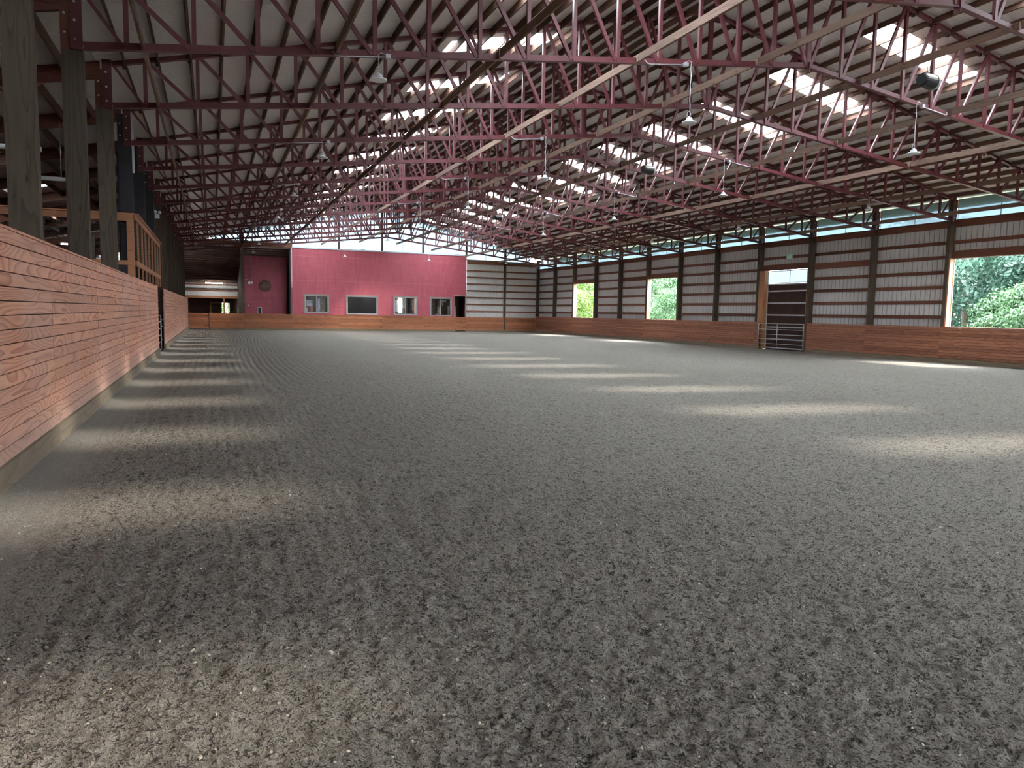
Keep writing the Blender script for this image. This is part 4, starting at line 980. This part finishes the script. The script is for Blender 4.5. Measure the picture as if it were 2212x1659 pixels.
    for s in (0, 1):
        m = MB(); m.lathe([(0, -.12), (.06, -.11), (.065, -.03), (.02, .02)], (-.03-.15*s, -.0, .10+.02*s), 12, 'y'); obj('lamp_head', m, M['white'], t, smooth=True)
    m = MB(); m.tube([(-.22, .0, .05), (-.24, .0, .80), (-.22, 0, .90), (-.10, 0, .94), (.3, 0, .95)], .016, 6); obj('conduit', m, M['galv'], t)
    t = thing('white_conduit', 'white vertical conduit beside the eleventh post behind the tall kickboard', 'conduit', (XL+.03, yn(11)+.3, 5.3))
    m = MB(); m.box((-.06, 0, -.3), (.0, .05, 1.0)); obj('duct', m, M['white'], t)
    # halters hung in the gate gap
    m = MB()
    for i in range(5): m.tube([(-1.95, 31.0-i*.12, 1.95), (-1.93, 31.0-i*.12, 1.6), (-1.97, 30.95-i*.12, 1.35+.06*i), (-1.93, 31.03-i*.12, 1.6)], .02, 5)
    m.box((-1.99, 30.3, 1.95), (-1.93, 31.2, 2.0)); tag(obj('halter_rack', m, M['black']), 'dark rack of hanging halters above the pipe gate in the tall kickboard gap', 'rack')
    t = thing('work_lamp', 'small clear work lamp with curved handle standing on top of the tall kickboard', 'lamp', (-1.86, 7.66, 2.34))
    m = MB(); m.box((-.10, -.08, 0), (.045, .08, .06)); obj('base', m, emis('work_lamp_glow', (.9, .86, .62), .35), t)
    m = MB(); m.box((-.09, -.07, .06), (.04, .07, .11)); obj('body', m, M['vinyl'], t)
    m = MB(); m.tube([(.04, 0, .05), (.05, 0, .13), (.02, 0, .20), (-.04, 0, .235)], .004, 5); obj('handle', m, M['galv'], t)
aisle()

# ------------------------------------------------------------------ trees outside the window wall
def leaf_mat(name, c1, c2):
    m, nt, b = new_mat(name); N = nt.nodes.new; L = nt.links.new
    at = N('ShaderNodeAttribute'); at.attribute_name = 'tint'
    cr = N('ShaderNodeMix'); cr.data_type = 'RGBA'; cr.inputs['A'].default_value = (*c1, 1); cr.inputs['B'].default_value = (*c2, 1)
    L(at.outputs['Fac'], cr.inputs['Factor']); L(cr.outputs['Result'], b.inputs['Base Color']); b.inputs['Roughness'].default_value = .6
    tl = N('ShaderNodeBsdfTranslucent'); L(cr.outputs['Result'], tl.inputs[0]); mx = N('ShaderNodeMixShader'); mx.inputs[0].default_value = .3
    out = nt.nodes['Material Output']; L(b.outputs[0], mx.inputs[1]); L(tl.outputs[0], mx.inputs[2]); L(mx.outputs[0], out.inputs[0])
    return m
LM = {'dark': leaf_mat('leaf_dark', (.010, .034, .022), (.045, .105, .065)), 'mid': leaf_mat('leaf_mid', (.022, .055, .022), (.075, .145, .055)), 'lime': leaf_mat('leaf_lime', (.04, .085, .012), (.13, .20, .03))}
def crown(seed, R, H, nb, nl, size):
    rs = np.random.RandomState(seed)
    # blobs of leaves on a rounded crown
    th = rs.rand(nb)*2*np.pi; u = rs.rand(nb)*1.7-.7; rad = .62+.38*rs.rand(nb)
    cx = np.cos(th)*np.sqrt(np.clip(1-u*u, 0, 1))*R*rad; cyy = np.sin(th)*np.sqrt(np.clip(1-u*u, 0, 1))*R*rad; cz = u*H/2*rad + H*.5
    br = R*(.22+.2*rs.rand(nb)); bt = rs.rand(nb)
    k = rs.randint(0, nb, nl); d = rs.randn(nl, 3); d /= np.linalg.norm(d, axis=1)[:, None]; rr_ = rs.rand(nl)**.35
    P = np.stack([cx[k], cyy[k], cz[k]], 1) + d*(br[k]*rr_)[:, None]
    nrm = d + rs.randn(nl, 3)*.5; nrm /= np.linalg.norm(nrm, axis=1)[:, None]
    a = np.cross(nrm, rs.randn(nl, 3)); a /= np.linalg.norm(a, axis=1)[:, None]; b = np.cross(nrm, a)
    s = (size*(.6+.8*rs.rand(nl)))[:, None]
    V = np.stack([P-a*s, P-b*s*.5, P+a*s, P+b*s*.5], 1).reshape(-1, 3); V[:, 2] = np.maximum(V[:, 2], .02)
    me = bpy.data.meshes.new('crown'); me.vertices.add(len(V)); me.vertices.foreach_set('co', V.ravel())
    me.loops.add(nl*4); me.loops.foreach_set('vertex_index', np.arange(nl*4, dtype=np.int32)); me.polygons.add(nl)
    me.polygons.foreach_set('loop_start', np.arange(0, nl*4, 4, dtype=np.int32)); me.polygons.foreach_set('loop_total', np.full(nl, 4, dtype=np.int32)); me.update(calc_edges=True)
    at = me.attributes.new('tint', 'FLOAT', 'FACE'); at.data.foreach_set('value', np.clip(bt[k]*.6+rs.rand(nl)*.4, 0, 1).astype(np.float32))
    return me
CR = [crown(11, 3.6, 7.6, 60, 15000, .13), crown(12, 4.2, 8.6, 70, 18000, .14), crown(13, 2.6, 5.0, 40, 11000, .11)]
CRM = {}
def tree(x, y, shape, leaf, sc, label, z=-.36):
    t = thing('leafy_tree' if shape < 2 else 'bush', label, 'tree' if shape < 2 else 'bush', (x, y, z), 'trees outside the window wall')
    key = (shape, leaf)
    if key not in CRM:
        me = CR[shape].copy(); me.materials.append(LM[leaf]); CRM[key] = me
    c = bpy.data.objects.new('crown', CRM[key]); C.objects.link(c); c.parent = t; c.scale = (sc, sc, sc*1.0); c.rotation_euler = (0, 0, random.uniform(0, 6)); c.location = (0, 0, .15)
    m = MB(); h = (4.5 if shape < 2 else 1.8)*sc; m.tube([(0, 0, 0), (.05, .03, h*.4), (-.05, .1, h)], .14*sc, 8); m.tube([(0, 0, h*.35), (.7*sc, .3*sc, h*.9)], .06*sc, 6); m.tube([(0, 0, h*.45), (-.6*sc, -.4*sc, h)], .05*sc, 6)
    obj('trunk', m, M['post'], t)
tree(41.5, 30.5, 1, 'dark', .88, 'dark green leafy tree filling the upper part of the large open window')
tree(44.5, 25.0, 1, 'dark', .98, 'dark tree behind the bright bush, near the frame edge of the large window')
tree(47.0, 35.5, 1, 'dark', .98, 'dark tree behind the first one beside the large window jamb')
tree(46.5, 20.5, 0, 'dark', .98, 'dark tree furthest along beside the large open window')
tree(37.6, 22.6, 2, 'mid', .95, 'bright green bush low in the large open window')
tree(38.8, 25.6, 2, 'mid', .78, 'pale green bush at the bottom of the large window, next to the bright bush')
tree(36.8, 18.8, 2, 'mid', .85, 'green bush at the outer edge of the large open window')
tree(43.5, 64.5, 0, 'mid', .92, 'pale green tree in the open window between corner and pipe gate')
tree(39.5, 57.5, 2, 'mid', .95, 'bright bush low in the open window between corner and pipe gate')
tree(48.0, 69.0, 1, 'dark', .95, 'dark tree behind the pale one in the window between corner and gate')
tree(50.5, 76.0, 1, 'dark', 1.0, 'dark tree set back between the two smaller open windows')
tree(40.5, 78.5, 0, 'lime', .95, 'lime green tree filling the open window closest to the corner')
tree(36.0, 70.0, 2, 'lime', .95, 'lime green bush low in the open window closest to the corner')
tree(45.5, 86.0, 1, 'lime', .95, 'lime green tree behind, in the window closest to the corner')
tree(56, 44, 1, 'dark', 1.25, 'big dark tree far behind, left part of the large open window')
tree(58, 34, 1, 'dark', 1.3, 'big dark tree far behind, middle of the large open window')
tree(57, 24, 1, 'dark', 1.25, 'big dark tree far behind, at the frame edge of the large open window')
tree(60, 90, 1, 'dark', 1.3, 'big dark tree far behind in the window between corner and pipe gate')
tree(54, 104, 1, 'dark', 1.3, 'big dark tree far behind in the window closest to the corner')
tree(52, 30, 1, 'dark', 1.1, 'dark tree between the others behind the large open window')
tree(36.5, 10.5, 1, 'mid', .9, 'tree outside beside the camera end of the window wall')
tree(1.6, 86.0, 1, 'lime', .8, 'green tree seen through the bright slots of the annex')
